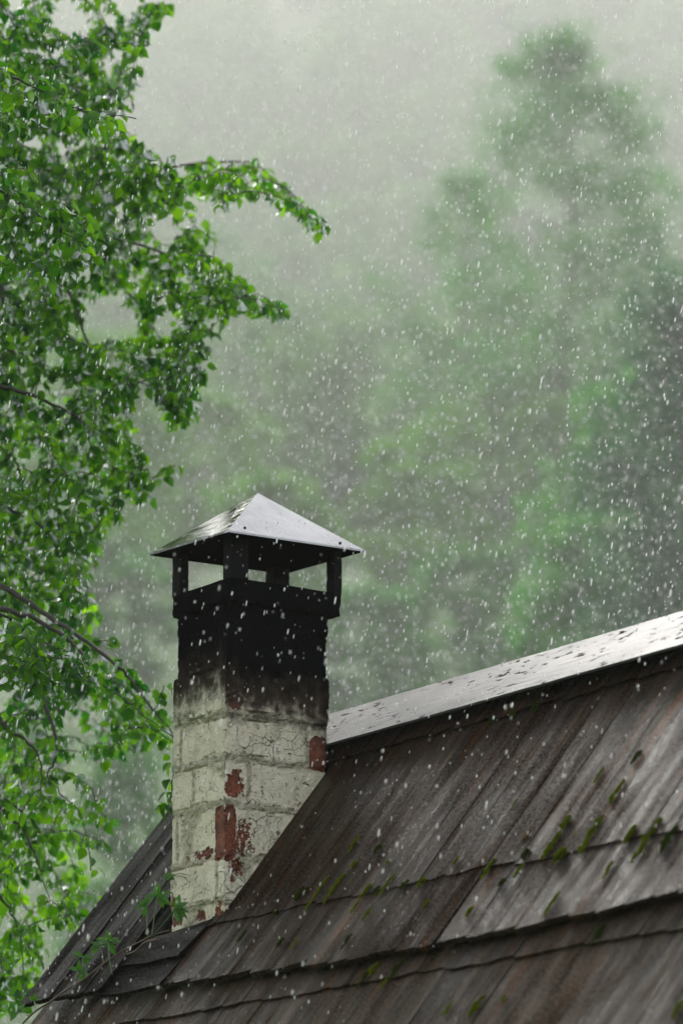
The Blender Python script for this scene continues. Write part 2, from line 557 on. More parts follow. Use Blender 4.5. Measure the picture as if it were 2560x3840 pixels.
def boards(mb, xs, top, bot, h_top, h_bot, step=0.010, gaps=(), thick=0.012, cup=0.0012, seed=1):
    """a course of long boards; xs are the joints, top/bot functions of x, h the height over the roof plane"""
    r = random.Random(seed)
    for a, b in zip(xs[:-1], xs[1:]):
        ga, gb = 0.0005, 0.0005
        for gx, gw in gaps:
            if abs(a - gx) < 0.03:
                ga = gw
            if abs(b - gx) < 0.03:
                gb = gw
        nx, ny = 5, 14
        dy = r.uniform(-step, step) * 0.6
        tl = r.uniform(0.2, 1.0) * step
        dh = r.uniform(-0.0008, 0.0008)
        tw = r.uniform(-0.002, 0.002)
        lift = r.uniform(0, 0.004 if thick > 0.009 else 0.0015)
        V, U, Fc = [], [], []
        for j in range(ny):
            q = j / (ny - 1)
            for i in range(nx):
                u = i / (nx - 1)
                taper = min(1.0, q * 1.6)
                x = a + ga * (1 - 0.6 * q) + (b - a - ga - gb) * u
                yb = bot(x) + (dy + tl * (u - 0.5) * 1.0)
                y = yb + (top(x) - yb) * q
                h = h_bot + (h_top - h_bot) * q + dh + tw * (u - 0.5) + cup * (4 * (u - .5) ** 2) + lift * max(0, 1 - q * 3) ** 2 + 0.0022 * nz(x * 4, y * 2.5, seed) + 0.0012 * nz(x * 25, y * 3, seed)
                V.append(rp(x, y, h))
                U.append((x, y / math.cos(PHI)))
        n0 = nx * ny
        for k in range(n0):
            V.append(V[k] - PN * thick)
            U.append(U[k])
        for j in range(ny - 1):
            for i in range(nx - 1):
                k = j * nx + i
                Fc.append((k, k + 1, k + nx + 1, k + nx))
            for i, fl in ((0, 0), (nx - 1, 1)):
                k = j * nx + i
                q4 = (k, k + nx, k + nx + n0, k + n0)
                Fc.append(q4 if fl == 0 else q4[::-1])
        for j, fl in ((0, 1), (ny - 1, 0)):
            for i in range(nx - 1):
                k = j * nx + i
                q4 = (k, k + 1, k + 1 + n0, k + n0)
                Fc.append(q4[::-1] if fl else q4)
        mb.add(V, Fc, U)


def joints(x0, x1, w, seed, must=()):
    r = random.Random(seed)
    xs = [x0]
    while xs[-1] < x1 - w * 0.6:
        xs.append(xs[-1] + w * r.uniform(0.85, 1.15))
    for m in must:
        i = min(range(len(xs)), key=lambda k: abs(xs[k] - m))
        xs[i] = m
    return xs


UPH = 0.004
XJ = joints(0.0, X1, 0.122, 3, (1.527,))
GAPS = ((1.527, 0.004),)
up = MB()
boards(up, [-0.99, -0.86, -0.73, -0.6, -0.47, -0.352], lambda x: RIDGE_Y - 0.01, lambda x: 0.45, UPH, UPH + 0.006, seed=5)
boards(up, [-0.352] + [x for x in np.linspace(-0.23, 0, 3)] + XJ[1:], lambda x: RIDGE_Y - 0.01, lambda x: edge_line('upper', x), UPH, UPH + 0.009, seed=6, gaps=GAPS, thick=0.006)
hb(up, 'shingle_course', M['roof_wood'], roof)
mid = MB()
boards(mid, XJ, lambda x: 0.60, lambda x: edge_line('middle', x), UPH - 0.005, UPH - 0.0015, step=0.007, seed=7, gaps=GAPS, thick=0.006)
boards(mid, [-0.062, -0.001], lambda x: -0.002, lambda x: edge_line('middle', x), UPH, UPH + 0.002, seed=8, thick=0.008)
hb(mid, 'shingle_course', M['roof_wood'], roof)
lip = MB()
boards(lip, [-0.088] + XJ, lambda x: 0.12 if x > 0 else -0.002, lambda x: edge_line('lip', x), UPH - 0.008, UPH - 0.004, step=0.012, seed=9, gaps=((1.527, 0.010), (0.9, 0.003)), thick=0.020)
tag(hb(lip, 'shingle_course', M['roof_wood'], roof), 'thick lifted course with stepped lower edge')
low = MB()
XK = joints(X0 + 0.02, X1, 0.125, 13, (1.95,))
boards(low, XK, lambda x: 0.0, lambda x: edge_line('low', x), -0.048, -0.040, step=0.006, seed=10, thick=0.006, gaps=((1.95, .004),))
hb(low, 'shingle_course', M['low_wood'], roof)
low = MB()
boards(low, XK, lambda x: -0.15, lambda x: edge_line('low2', x), -0.052, -0.0435, seed=11, thick=0.010, gaps=((1.95, .004),))
hb(low, 'shingle_course', M['low_wood'], roof)
low = MB()
boards(low, XK, lambda x: -0.68, lambda x: edge_line('eave', x), -0.052, -0.044, seed=12, thick=0.014)
hb(low, 'shingle_course', M['low_wood'], roof)
# far slope: simple boards mirrored over the ridge
far = MB()
fa = MB()
boards(fa, joints(X0, X1, 0.125, 14), lambda x: 0.58, lambda x: -0.2 + 0.01 * nz(x * 7, 3), 0.0, 0.012, seed=15)
boards(fa, joints(X0, X1, 0.125, 16), lambda x: -0.15, lambda x: -1.26 + 0.01 * nz(x * 7, 4), -0.03, -0.02, seed=17)
for v, u in zip(fa.v, fa.uv):
    v[:, 1] = 2 * RIDGE_Y - v[:, 1]
far.v, far.uv, far.n = fa.v, fa.uv, fa.n
far.f = [f[::-1] for f in fa.f]
hb(far, 'shingle_course', M['roof_wood'], roof)

# verge boards left of the chimney
vb = MB()
vx = [-1.005, -0.90, -0.79, -0.66, -0.56, -0.455]


def verge_strip(mb, a, b, h, sd):
    r = random.Random(sd)
    boards(mb, [a, b], lambda x: 0.585, lambda x: edge_line('lip', x) - 0.002 + r.uniform(-.002, .002), h, h + 0.012, step=0.008, seed=sd, thick=0.018, cup=0.004)


for i, (a, b) in enumerate(zip(vx[:-1], vx[1:])):
    verge_strip(vb, a, b + (-0.0 if i < 4 else 0.0), 0.012 + 0.004 * (i % 2), 40 + i)
hb(vb, 'verge_boards', M['dark_wood'], roof)
# strip between the verge and the chimney side (deeper)
vb = MB()
boards(vb, [-0.452, -0.40, -0.347], lambda x: 0.585, lambda x: -0.002, -0.03, -0.03, seed=50, thick=0.01)
hb(vb, 'gutter_board', M['dark_wood'], roof)


def slab(name, pts, h0, h1, thick, mat, bend=0.0, uvrot=True):
    """flat board given by four corner points (x, y) on the roof: lower left, lower right, upper right, upper left"""
    mb = MB()
    n, m = 16, 5
    V, U, Fc = [], [], []
    A, B, C, D = [np.array(p, float) for p in pts]
    for j in range(m):
        for i in range(n):
            u, v = i / (n - 1), j / (m - 1)
            p = (A * (1 - u) + B * u) * (1 - v) + (D * (1 - u) + C * u) * v
            p = p + np.array([0, bend * math.sin(u * 3.0) * (1 - v) + 0.003 * nz(u * 5, v, h0 * 90)])
            V.append(rp(p[0], p[1], h0 + (h1 - h0) * v + 0.002 * nz(u * 4, v * 2, h0 * 50)))
            U.append((v * 0.12, u * 0.5))
    k0 = n * m
    for k in range(k0):
        V.append(V[k] - PN * thick)
        U.append(U[k])
    for j in range(m - 1):
        for i in range(n - 1):
            k = j * n + i
            Fc.append((k, k + 1, k + n + 1, k + n))
    for i in range(n - 1):
        Fc.append((i + 1, i, i + k0, i + 1 + k0))
        k = (m - 1) * n + i
        Fc.append((k, k + 1, k + 1 + k0, k + k0))
    for j in range(m - 1):
        k = j * n
        Fc.append((k, k + n, k + n + k0, k + k0))
        k = j * n + n - 1
        Fc.append((k + n, k, k + k0, k + n + k0))
    mb.add(V, Fc, U)
    return hb(mb, name, mat, roof)


slab('flashing_board', [(-0.478, -0.118), (-0.075, -0.122), (-0.045, -0.012), (-0.46, -0.040)], 0.020, 0.006, 0.012, M['dark_wood'], -0.006)
slab('flashing_board', [(-0.525, -0.196), (-0.082, -0.200), (-0.07, -0.100), (-0.478, -0.095)], 0.012, -0.004, 0.014, M['dark_wood'], -0.010)

# ridge boards (an upside-down V), 3 cm thick
RG = 0.013


def ridge_board(y0, z0, y1, z1, name):
    mb = MB()
    n, m = 60, 7
    V, U, Fc = [], [], []
    d = np.array([0, y1 - y0, z1 - z0])
    w = np.linalg.norm(d)
    nr = np.array([0, -d[2], d[1]]) / w
    if nr[2] < 0:
        nr = -nr
    for i in range(n):
        x = -1.03 + (X1 + 1.03) * (i / (n - 1)) ** 1.4
        for j in range(m):
            v = j / (m - 1)
            wob = 0.004 * nz(x * 1.1, 5.0 + y1) + 0.0015 * nz(x * 9, v * 2)
            p = np.array([x, y0, z0 + RG * x]) + d * v
            if j in (0,):
                p = p + d / w * (0.002 * nz(x * 22, 9.0))
            V.append(p + nr * wob)
            U.append((v * w, x))
    k0 = n * m
    for k in range(k0):
        V.append(V[k] - nr * 0.009)
        U.append((U[k][0] + .4, U[k][1]))
    for i in range(n - 1):
        for j in range(m - 1):
            k = i * m + j
            Fc.append((k, k + m, k + m + 1, k + 1))
            Fc.append((k + k0, k + 1 + k0, k + m + 1 + k0, k + m + k0))
        for j in (0, m - 1):
            k = i * m + j
            q4 = (k, k + k0, k + m + k0, k + m)
            Fc.append(q4 if j == 0 else q4[::-1])
    for i in (0, n - 1):
        for j in range(m - 1):
            k = i * m + j
            q4 = (k, k + 1, k + 1 + k0, k + k0)
            Fc.append(q4 if i == 0 else q4[::-1])
    if y1 < y0:
        Fc = [f[::-1] for f in Fc]
    mb.add(V, Fc, U)
    return hb(mb, name, M['ridge_wood'], roof)


ridge_board(0.44, 4.0795, 0.602, 4.2425, 'ridge_board')
ridge_board(0.77, 4.075, 0.608, 4.2385, 'ridge_board')
rbm = MB()                                     # dark batten the ridge boards sit on
for ya in (0.53, 0.635):
    rbm.box((-0.98, ya, Z0 + MS * min(ya, 1.2 - ya - .035) + 0.0), (X1, ya + 0.035, Z0 + MS * min(ya, 1.2 - ya - .035) + 0.06))
rbm.uv = [np.zeros((len(v), 2)) for v in rbm.v]
hb(rbm, 'ridge_batten', M['dark_wood'], roof)

# walls under the roof
wb = MB()
for lo, hi in (((-0.8, -0.95, -0.3), (5.8, -0.85, 2.17)), ((-0.8, 2.05, -0.3), (5.8, 2.15, 2.17))):
    wb.box(lo, hi)
for xx in (-0.8, 5.7):
    wb.add([(xx, -0.85, -0.3), (xx, 2.05, -0.3), (xx, 2.05, 2.17), (xx, 0.6, 4.0), (xx, -0.85, 2.17),
            (xx + .1, -0.85, -0.3), (xx + .1, 2.05, -0.3), (xx + .1, 2.05, 2.17), (xx + .1, 0.6, 4.0), (xx + .1, -0.85, 2.17)],
           [(4, 3, 2, 1, 0), (5, 6, 7, 8, 9), (0, 1, 6, 5), (1, 2, 7, 6), (2, 3, 8, 7), (3, 4, 9, 8), (4, 0, 5, 9)])
wb.uv = [v[:, [0, 2]] + v[:, [1, 1]] for v in wb.v]
hb(wb, 'wall', M['wall_wood'], house)

# ------------------------------------------------------------------ chimney
CX0, CX1, CY0, CY1 = -0.345, 0.0, 0.0, 0.437
ZT = [4.623, 4.542, 4.466, 4.318, 4.142, 3.988, 3.824, 3.640, 3.485, 3.33, 3.17]
#        -y      +x     +y     -x      outward offset of each course
OFF = [(.006, .037, .037, .005), (-.014, .003, .003, -.014), (-.015, .0, -.001, -.016), (.002, .006, .007, .002), (0, 0, .0, 0),
       (.002, -.002, .002, .001), (.0, .002, .0, .0), (.004, .003, .0, .004), (-.002, .0, .0, .001), (.003, .002, .0, .004), (0, 0, 0, 0)]
VJ = {0: {4: [-.285], 5: [-.20], 6: [-.305], 3: [-.30], 2: [-.2], 7: [-.045], 8: [-.2]}, 1: {4: [.345], 5: [.10], 6: [.30], 3: [.08], 2: [.33], 7: [.2], 8: [.08]}}


def onL(px, py):
    p = onplane(px, py, (0, 1, 0), (0, 0, 0))
    return p[0], p[2]


def onR(px, py):
    p = onplane(px, py, (1, 0, 0), (0, 0, 0))
    return p[1], p[2]


CHIPS = []
for fc, px, py, ra, rz, st in [
        ('R', 886, 2938, .034, .052, 1.25), ('R', 868, 2960, .03, .03, .9), ('L', 822, 3125, .026, .088, 1.9), ('R', 862, 3122, .022, .09, 1.5), ('R', 908, 3120, .065, .07, .62), ('R', 900, 3175, .08, .03, .62),
        ('L', 765, 3200, .075, .018, .85), ('L', 700, 3222, .05, .012, .6), ('R', 890, 3250, .04, .04, .7), ('R', 868, 3300, .02, .03, .6), ('R', 880, 2628, .035, .036, 1.3),
        ('R', 1196, 2828, .036, .055, 1.6), ('R', 1150, 2940, .03, .012, .6), ('L', 665, 3445, .045, .035, .95), ('L', 745, 3432, .05, .022, .85), ('L', 818, 3425, .02, .04, 1.2),
        ('L', 650, 3380, .02, .03, .9), ('R', 1178, 2450, .035, .07, 1.5)]:
    a, z = onL(px, py) if fc == 'L' else onR(px, py)
    CHIPS.append((0 if fc == 'L' else 1, a, z, ra, rz, st))


def course(z):
    for k in range(len(ZT) - 1):
        if z > ZT[k + 1]:
            return k
    return len(ZT) - 1


def surf(side, s, z):
    """outward offset, mortar mask and chip mask at a place on one side of the stack"""
    sw = s + side * 3.7
    zz = z + 0.005 * nz(sw * 7, side * 5.0) + 0.003 * nz(sw * 25, side * 2.0)
    k = course(zz)
    o = OFF[k][side]
    dj = min(abs(zz - q) for q in ZT[1:])
    if k == 0 or zz > 4.3:
        jw = 0.006
    else:
        jw = 0.013 + 0.007 * nz(sw * 6, zz * 3, 8.0)
    mor = max(0.0, min(1.0, (jw - dj) / 0.008 + 0.5))
    for vj in VJ.get(side, {}).get(k, ()):
        mor = max(mor, max(0.0, min(1.0, (0.008 - abs(s - vj + .004 * nz(zz * 30, 1.0))) / 0.006 + 0.5)))
    if k >= 3:
        mor = max(mor, 0.9 * max(0.0, min(1.0, (nz(sw * 6.5, zz * 8, 4.0) - 0.28) * 5)))     # smeared patches
    rough = 0.009 * nz(sw * 38, zz * 38, 2.0) + 0.005 * nz(sw * 90, zz * 90, 2.5) + 0.005 * nz(sw * 17, zz * 17, 1.0)
    face = 0.005 * nz(sw * 9, zz * 9, 6.0) + 0.0022 * nz(sw * 30, zz * 30, 7.0) + 0.0006 * nz(sw * 95, zz * 95, 7.0)
    o += face * (1 - mor) + mor * (rough + (-0.003 if zz < 4.2 else -0.006))
    # open crack along parts of a joint
    cr = abs(dj - jw - 0.002)
    if cr < 0.0035 and k >= 3 and nz(sw * 5 + k * 9.1, k * 3.3) > 0.12:
        o -= 0.014 * (1 - cr / 0.0035)
    ends = (CX0, CX1) if side in (0, 3 - 1) else (CY0, CY1)
    if side in (0, 2):
        ends = (CX0, CX1)
    de = min(abs(s - ends[0]), abs(s - ends[1]))
    if de < 0.02:
        o -= (0.02 - de) / 0.02 * (0.003 + 0.012 * max(0, nz(zz * 24, side * 3.0, 1.0)) + 0.008 * max(0, nz(zz * 70, 4.0 + side)))
    chip = 0.0
    for sd, a, cz, ra, rz, st in CHIPS:
        if sd == side:
            q = math.hypot((s - a + .012 * nz(z * 40, s * 40, 9.0)) / ra, (z - cz + .02 * nz(s * 30, z * 30, 3.0)) / rz) * 1.15
            if q < 2.2:
                if st > 1.4:                            # a whole brick end laid bare: squarer outline
                    q = ((abs(s - a) / ra) ** 5 + (abs(z - cz + .01 * nz(s * 40, z * 40, 3.0)) / rz) ** 5) ** 0.2
                    chip = max(chip, st * max(0.0, min(1.0, (1.18 - q) * 4)))
                else:
                    chip = max(chip, st * max(0.0, 1 - q ** 2 / 2.0))
    if chip > 0.45 and nz(sw * 70, zz * 70, 12.0) + chip > 0.6:
        o -= 0.0035
    return o, mor, chip


def soot_at(side, s, z):
    if side == 0:
        top, bot = 4.38, 4.15
    elif side == 1:
        e = max(0, s - 0.25) / 0.187
        top, bot = 4.31 - 0.03 * e, 4.105 - 0.10 * e
        top -= .03 * max(0, 1 - abs(s - .16) / .16)
    else:
        top, bot = 4.3, 4.12
    bot -= 0.02
    top += 0.02
    return max(0.0, min(1.5, (z - bot) / (top - bot)))


chv, chm, chc, chs = [], [], [], []
nL, nR_ = 58, 74
loop = [(0, CX0 + (CX1 - CX0) * i / nL, i == 0) for i in range(nL)]
loop += [(1, CY0 + (CY1 - CY0) * i / nR_, i == 0) for i in range(nR_)]
nb_ = 14
loop += [(2, CX1 - (CX1 - CX0) * i / nb_, i == 0) for i in range(nb_)]
loop += [(3, CY1 - (CY1 - CY0) * i / nb_, i == 0) for i in range(nb_)]
NRM = [(0, -1), (1, 0), (0, 1), (-1, 0)]
zs = list(np.arange(2.95, 4.6225, 0.0062)) + [4.623]
zs = sorted(set(zs) | {q + 0.0012 for q in ZT[1:4]} | {q - 0.0012 for q in ZT[1:4]})
for z in zs:
    for side, s, corner in loop:
        if side == 0:
            bx, by = s, CY0
        elif side == 1:
            bx, by = CX1, s
        elif side == 2:
            bx, by = s, CY1
        else:
            bx, by = CX0, s
        o, mo, cp = surf(side, s, z)
        dx, dy = NRM[side][0] * o, NRM[side][1] * o
        if corner:
            sp = (side - 1) % 4
            s2 = (CY0, CX1, CY1, CX0)[side]       # the coordinate of this corner on the previous side
            o2, mo2, cp2 = surf(sp, s2, z)
            dx += NRM[sp][0] * o2
            dy += NRM[sp][1] * o2
            cp = max(cp, cp2)
        chv.append((bx + dx, by + dy, z))
        chm.append(mo)
        chc.append(cp)
        chs.append(soot_at(side, s, z))
nl = len(loop)
cf = []
for j in range(len(zs) - 1):
    for i in range(nl):
        i2 = (i + 1) % nl
        cf.append((j * nl + i, j * nl + i2, (j + 1) * nl + i2, (j + 1) * nl + i))
# top: a rim around a dark flue
top0 = (len(zs) - 1) * nl
ctr = np.array([(CX0 + CX1) / 2, (CY0 + CY1) / 2, 0])
k0 = len(chv)
for i in range(nl):
    p = np.array(chv[top0 + i])
    q = ctr + (p - ctr) * 0.55
    chv.append((q[0], q[1], 4.622))
    chm.append(0), chc.append(0), chs.append(1.3)
for i in range(nl):
    q = chv[k0 + i]
    chv.append((q[0], q[1], 4.3))
    chm.append(0), chc.append(0), chs.append(1.3)
for i in range(nl):
    i2 = (i + 1) % nl
    cf.append((top0 + i, top0 + i2, k0 + i2, k0 + i))
    cf.append((k0 + i, k0 + i2, k0 + nl + i2, k0 + nl + i))
cf.append(tuple(k0 + nl + i for i in range(nl)))
cm = MB()
cm.add(chv, cf)
chimney = hb(cm, 'chimney', M['masonry'], house, attrs={'mortar': chm, 'chip': chc, 'soot': chs})
tag(chimney, 'painted brick chimney stack, black with soot at the top')


def post(x0, x1, y0, y1, sd):
    mb = MB()
    V, Fc = [], []
    per = []
    n = 5
    for i in range(n):
        per.append((x0 + (x1 - x0) * i / n, y0, 0, -1))
    for i in range(n):
        per.append((x1, y0 + (y1 - y0) * i / n, 1, 0))
    for i in range(n):
        per.append((x1 - (x1 - x0) * i / n, y1, 0, 1))
    for i in range(n):
        per.append((x0, y1 - (y1 - y0) * i / n, -1, 0))
    m = 28
    for j in range(m):
        z = 4.618 + (4.779 - 4.618) * j / (m - 1)
        for x, y, a, b in per:
            o = 0.0022 * nz(x * 60, y * 60, z * 60) + 0.0012 * nz(x * 150, y * 150, z * 150)
            V.append((x + a * o, y + b * o, z))
    k = len(per)
    for j in range(m - 1):
        for i in range(k):
            Fc.append((j * k + i, j * k + (i + 1) % k, (j + 1) * k + (i + 1) % k, (j + 1) * k + i))
    Fc.append(tuple(range(k - 1, -1, -1)))
    Fc.append(tuple((m - 1) * k + i for i in range(k)))
    mb.add(V, Fc)
    hb(mb, 'cap_post', M['soot'], chimney)


post(-0.018, 0.033, -0.002, 0.070, 1)
post(-0.349, -0.300, -0.003, 0.034, 2)
post(-0.012, 0.034, 0.438, 0.472, 3)
post(-0.348, -0.300, 0.400, 0.472, 4)

# metal cap: a four-sided sheet pyramid with a turned-down lip and a closed underside
cp = MB()
cs = [(-0.410, -0.062, 4.786), (0.096, -0.056, 4.774), (0.092, 0.530, 4.783), (-0.414, 0.526, 4.795)]
apx = np.array([-0.157, 0.235, 5.003])
for q in range(4):
    A, B = np.array(cs[q]), np.array(cs[(q + 1) % 4])
    n = 14
    V, Fc = [], []
    nm = np.cross(B - A, apx - A)
    nm /= np.linalg.norm(nm)
    for j in range(n + 1):
        v = j / n
        for i in range(n + 1):
            u = i / n
            p = (A * (1 - u) + B * u) * (1 - v) + apx * v
            bow = 0.0045 * math.sin(math.pi * u) * (1 - v) * nz(q * 3.1 + u * 2, v * 2.0, 1.0) * min(1, 4 * v + 0.3)
            V.append(p + nm * bow)
    for j in range(n):
        for i in range(n):
            k = j * (n + 1) + i
            Fc.append((k, k + 1, k + n + 2, k + n + 1))
    cp.add(V, Fc)
    cpn = np.array([-0.157, 0.235, 0])
    lip_v = [A, B, B - Z * 0.007, A - Z * 0.007]
    cp.add(lip_v, [(3, 2, 1, 0)])
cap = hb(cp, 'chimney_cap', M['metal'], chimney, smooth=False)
tag(cap, 'wet pyramid cap of sheet metal over the chimney')
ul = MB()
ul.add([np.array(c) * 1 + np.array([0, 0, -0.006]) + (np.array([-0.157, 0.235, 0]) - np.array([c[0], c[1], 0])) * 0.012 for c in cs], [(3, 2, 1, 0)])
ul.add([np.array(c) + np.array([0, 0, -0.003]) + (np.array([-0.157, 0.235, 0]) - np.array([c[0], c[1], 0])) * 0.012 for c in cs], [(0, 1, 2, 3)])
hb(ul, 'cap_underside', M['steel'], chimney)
for px, py in ((918, 1980), (1275, 2037)):
    A, B = np.array(cs[1]), np.array(cs[2])
    nm = np.cross(B - A, apx - A)
    nm /= np.linalg.norm(nm)
    p = onplane(px, py, nm, A)
    rv = MB()
    rv.tube([p - nm * 0.001, p + nm * 0.003, p + nm * 0.0045], [0.005, 0.005, 0.0025], 10)
    hb(rv, 'rivet', M['steel'], chimney)


# ------------------------------------------------------------------ leaves
def leaf_template(wide=0.38, curl=0.16, fold=0.3):
    st = [(0.0, 0), (0.16, 0.72), (0.42, 1.0), (0.72, 0.62), (1.0, 0)]
    V = [(0, 0, 0)]
    for t_, w in st[1:-1]:
        z = -curl * t_ * t_
        V += [(t_, wide * w, z + fold * wide * w), (t_, 0, z), (t_, -wide * w, z + fold * wide * w)]
    V.append((1.0, 0, -curl * 1.3))
    Fc = [(0, 2, 1), (0, 3, 2), (1, 2, 5, 4), (2, 3, 6, 5), (4, 5, 8, 7), (5, 6, 9, 8), (7, 8, 10), (8, 9, 10)]
    return np.array(V, float), Fc


LT, LF = leaf_template()


def add_leaves(mb, pos, axis, up, size):
    pos, axis, up = np.asarray(pos), np.asarray(axis), np.asarray(up)
    axis = axis / (np.linalg.norm(axis, axis=1, keepdims=True) + 1e-9)
    side = np.cross(up, axis)
    side /= np.linalg.norm(side, axis=1, keepdims=True) + 1e-9
    nrm = np.cross(axis, side)
    n = len(pos)
    wv = rng.uniform(0.8, 1.15, (n, 1, 1))
    cv = rng.uniform(0.4, 1.9, (n, 1, 1))
    L = LT[None, :, :]
    W = (L[..., 0:1] * axis[:, None, :] + wv * L[..., 1:2] * side[:, None, :] + cv * L[..., 2:3] * nrm[:, None, :]) * np.asarray(size)[:, None, None] + pos[:, None, :]
    nv = len(LT)
    b = mb.n
    mb.v.append(W.reshape(-1, 3))
    mb.n += n * nv
    for i in range(n):
        o = b + i * nv
        for fc in LF:
            mb.f.append(tuple(k + o for k in fc))


# ------------------------------------------------------------------ leafy tree beside the chimney
PATHS = [
    [(-150, 420, 16.0), (163, 286, 16.2), (343, 163, 16.3), (457, 90, 16.4), (604, 16, 16.5)],
    [(-120, 330, 16.8), (40, 230, 16.8), (110, 130, 16.8), (140, 40, 16.9)],
    [(-150, 230, 13.0), (0, 269, 13.15), (163, 343, 13.2), (269, 400, 13.25), (375, 424, 13.3), (506, 441, 13.35)],
    [(-150, 560, 15.5), (200, 640, 15.6), (490, 645, 15.8), (685, 620, 15.9), (816, 608, 16.0), (947, 612, 16.0), (1045, 686, 16.1), (1143, 776, 16.2), (1192, 865, 16.3)],
    [(-100, 900, 15.2), (200, 850, 15.4), (450, 900, 15.6), (650, 960, 15.7), (857, 1061, 15.8), (1000, 1120, 15.9), (1075, 1190, 16.0)],
    [(-100, 690, 13.1), (80, 760, 13.2), (200, 850, 13.25), (330, 930, 13.3), (380, 1010, 13.35)],
    [(-150, 850, 15.0), (0, 1050, 14.9), (15, 1290, 14.9), (110, 1330, 15.0), (221, 1400, 15.1), (300, 1430, 15.2)],
    [(-100, 1430, 14.5), (0, 1450, 14.6), (110, 1477, 14.6), (221, 1527, 14.7), (310, 1582, 14.7), (340, 1665, 14.8), (400, 1740, 14.9), (570, 1800, 15.0)],
    [(-60, 860, 15.8), (160, 960, 15.8), (270, 1120, 15.7), (332, 1300, 15.6), (376, 1460, 15.5), (420, 1565, 15.5), (426, 1640, 15.5)],
    [(-60, 640, 16.4), (250, 860, 16.4), (480, 1100, 16.3), (620, 1300, 16.3), (700, 1460, 16.3), (722, 1585, 16.3)],
    [(-100, 1880, 14.9), (80, 1930, 15.0), (200, 2010, 15.1), (310, 2130, 15.2), (330, 2300, 15.2)],
    [(-120, 2250, 13.1), (60, 2340, 13.2), (150, 2400, 13.25), (280, 2460, 13.3), (345, 2570, 13.35)],
    [(-60, 2280, 14.2), (150, 2330, 14.2), (300, 2440, 14.15), (357, 2536, 14.1), (459, 2616, 14.05), (535, 2678, 14.0), (650, 2765, 13.95)],
    [(-60, 2180, 14.6), (150, 2290, 14.5), (300, 2390, 14.4), (446, 2500, 14.3), (526, 2594, 14.25), (575, 2665, 14.2), (645, 2750, 14.15), (650, 2880, 14.1), (640, 3010, 14.1)],
    [(-100, 2640, 14.6), (0, 2696, 14.6), (31, 2741, 14.6), (98, 2776, 14.6), (147, 2839, 14.6), (156, 2937, 14.6), (94, 3022, 14.6), (58, 3142, 14.6)],
    [(-80, 2400, 14.7), (120, 2480, 14.5), (152, 2576, 14.5), (178, 2665, 14.5), (210, 2763, 14.5), (210, 2848, 14.5), (178, 2910, 14.5), (245, 2990, 14.5), (308, 3062, 14.5), (343, 3267, 14.5)],
    [(-80, 3000, 14.9), (60, 3080, 14.9), (130, 3200, 14.9), (180, 3350, 14.9), (250, 3440, 15.0)],
    [(-100, 3300, 14.8), (30, 3400, 14.8), (80, 3550, 14.8), (90, 3720, 14.8)],
    [(-200, -200, 16.3), (100, -250, 16.3), (250, -500, 16.5), (330, -900, 16.8)],
]
BLAB = [None] * len(PATHS)
POLY = np.array([(-30, -40), (60, 20), (130, 0), (210, 20), (215, 110), (330, 110), (520, 30), (600, 0), (640, 10), (600, 60), (555, 110), (530, 190), (500, 240), (490, 330), (500, 400), (470, 400), (410, 340), (380, 390), (400, 460), (510, 470),
                 (530, 540), (600, 560), (660, 570), (780, 590), (900, 610), (960, 600), (1050, 660), (1120, 750), (1215, 830), (1190, 880), (1130, 830), (1040, 730), (960, 670), (900, 740), (840, 770), (740, 760), (740, 830), (830, 930), (850, 1000), (960, 1070), (1050, 1130),
                 (1045, 1180), (900, 1170), (800, 1230), (780, 1340), (740, 1470), (735, 1580), (670, 1590), (560, 1460), (520, 1430), (480, 1560), (520, 1680), (590, 1820), (590, 1890), (470, 1880), (430, 2010), (350, 2080), (330, 2180), (370, 2340), (440, 2430),
                 (560, 2540), (630, 2650), (640, 2780), (560, 2790), (470, 2780), (440, 2880), (480, 3050), (440, 3080), (400, 3130), (420, 3220), (380, 3330), (300, 3420), (330, 3480), (250, 3500), (200, 3620), (140, 3700), (100, 3800), (-30, 3840)], float)
HOLES = [(410, 1160, 80), (230, 1480, 60), (90, 1390, 45), (120, 1700, 60), (100, 2060, 45), (290, 2760, 70), (390, 2980, 60), (70, 2480, 30), (110, 2720, 45), (260, 3180, 70), (130, 3330, 60), (280, 2960, 35), (370, 2720, 45), (90, 3060, 40), (190, 3500, 45),
         (360, 1870, 35), (620, 850, 45), (680, 1050, 30), (230, 60, 60), (420, 260, 30)]
F1 = np.array([(-30, 220), (180, 290), (330, 380), (470, 430), (420, 470), (380, 560), (300, 470), (150, 460), (60, 500), (-30, 480)], float)
F2 = np.array([(-30, 600), (60, 600), (100, 700), (240, 740), (370, 840), (370, 950), (330, 1020), (200, 1090), (100, 1030), (-30, 1020)], float)
F3 = np.array([(-30, 2280), (90, 2330), (200, 2400), (330, 2500), (370, 2560), (300, 2590), (230, 2560), (150, 2600), (60, 2560), (-30, 2640)], float)
FOFF = np.array([(-1100, -1300), (-30, -1300), (-30, 3900), (-1100, 3900)], float)
FTOP = np.array([(-40, -1300), (420, -1200), (560, -500), (620, -100), (520, -20), (330, 20), (200, -40), (-40, -60)], float)


def inside(poly, x, y):
    c = False
    j = len(poly) - 1
    for i in range(len(poly)):
        if (poly[i][1] > y) != (poly[j][1] > y) and x < (poly[j][0] - poly[i][0]) * (y - poly[i][1]) / (poly[j][1] - poly[i][1]) + poly[i][0]:
            c = not c
        j = i
    return c


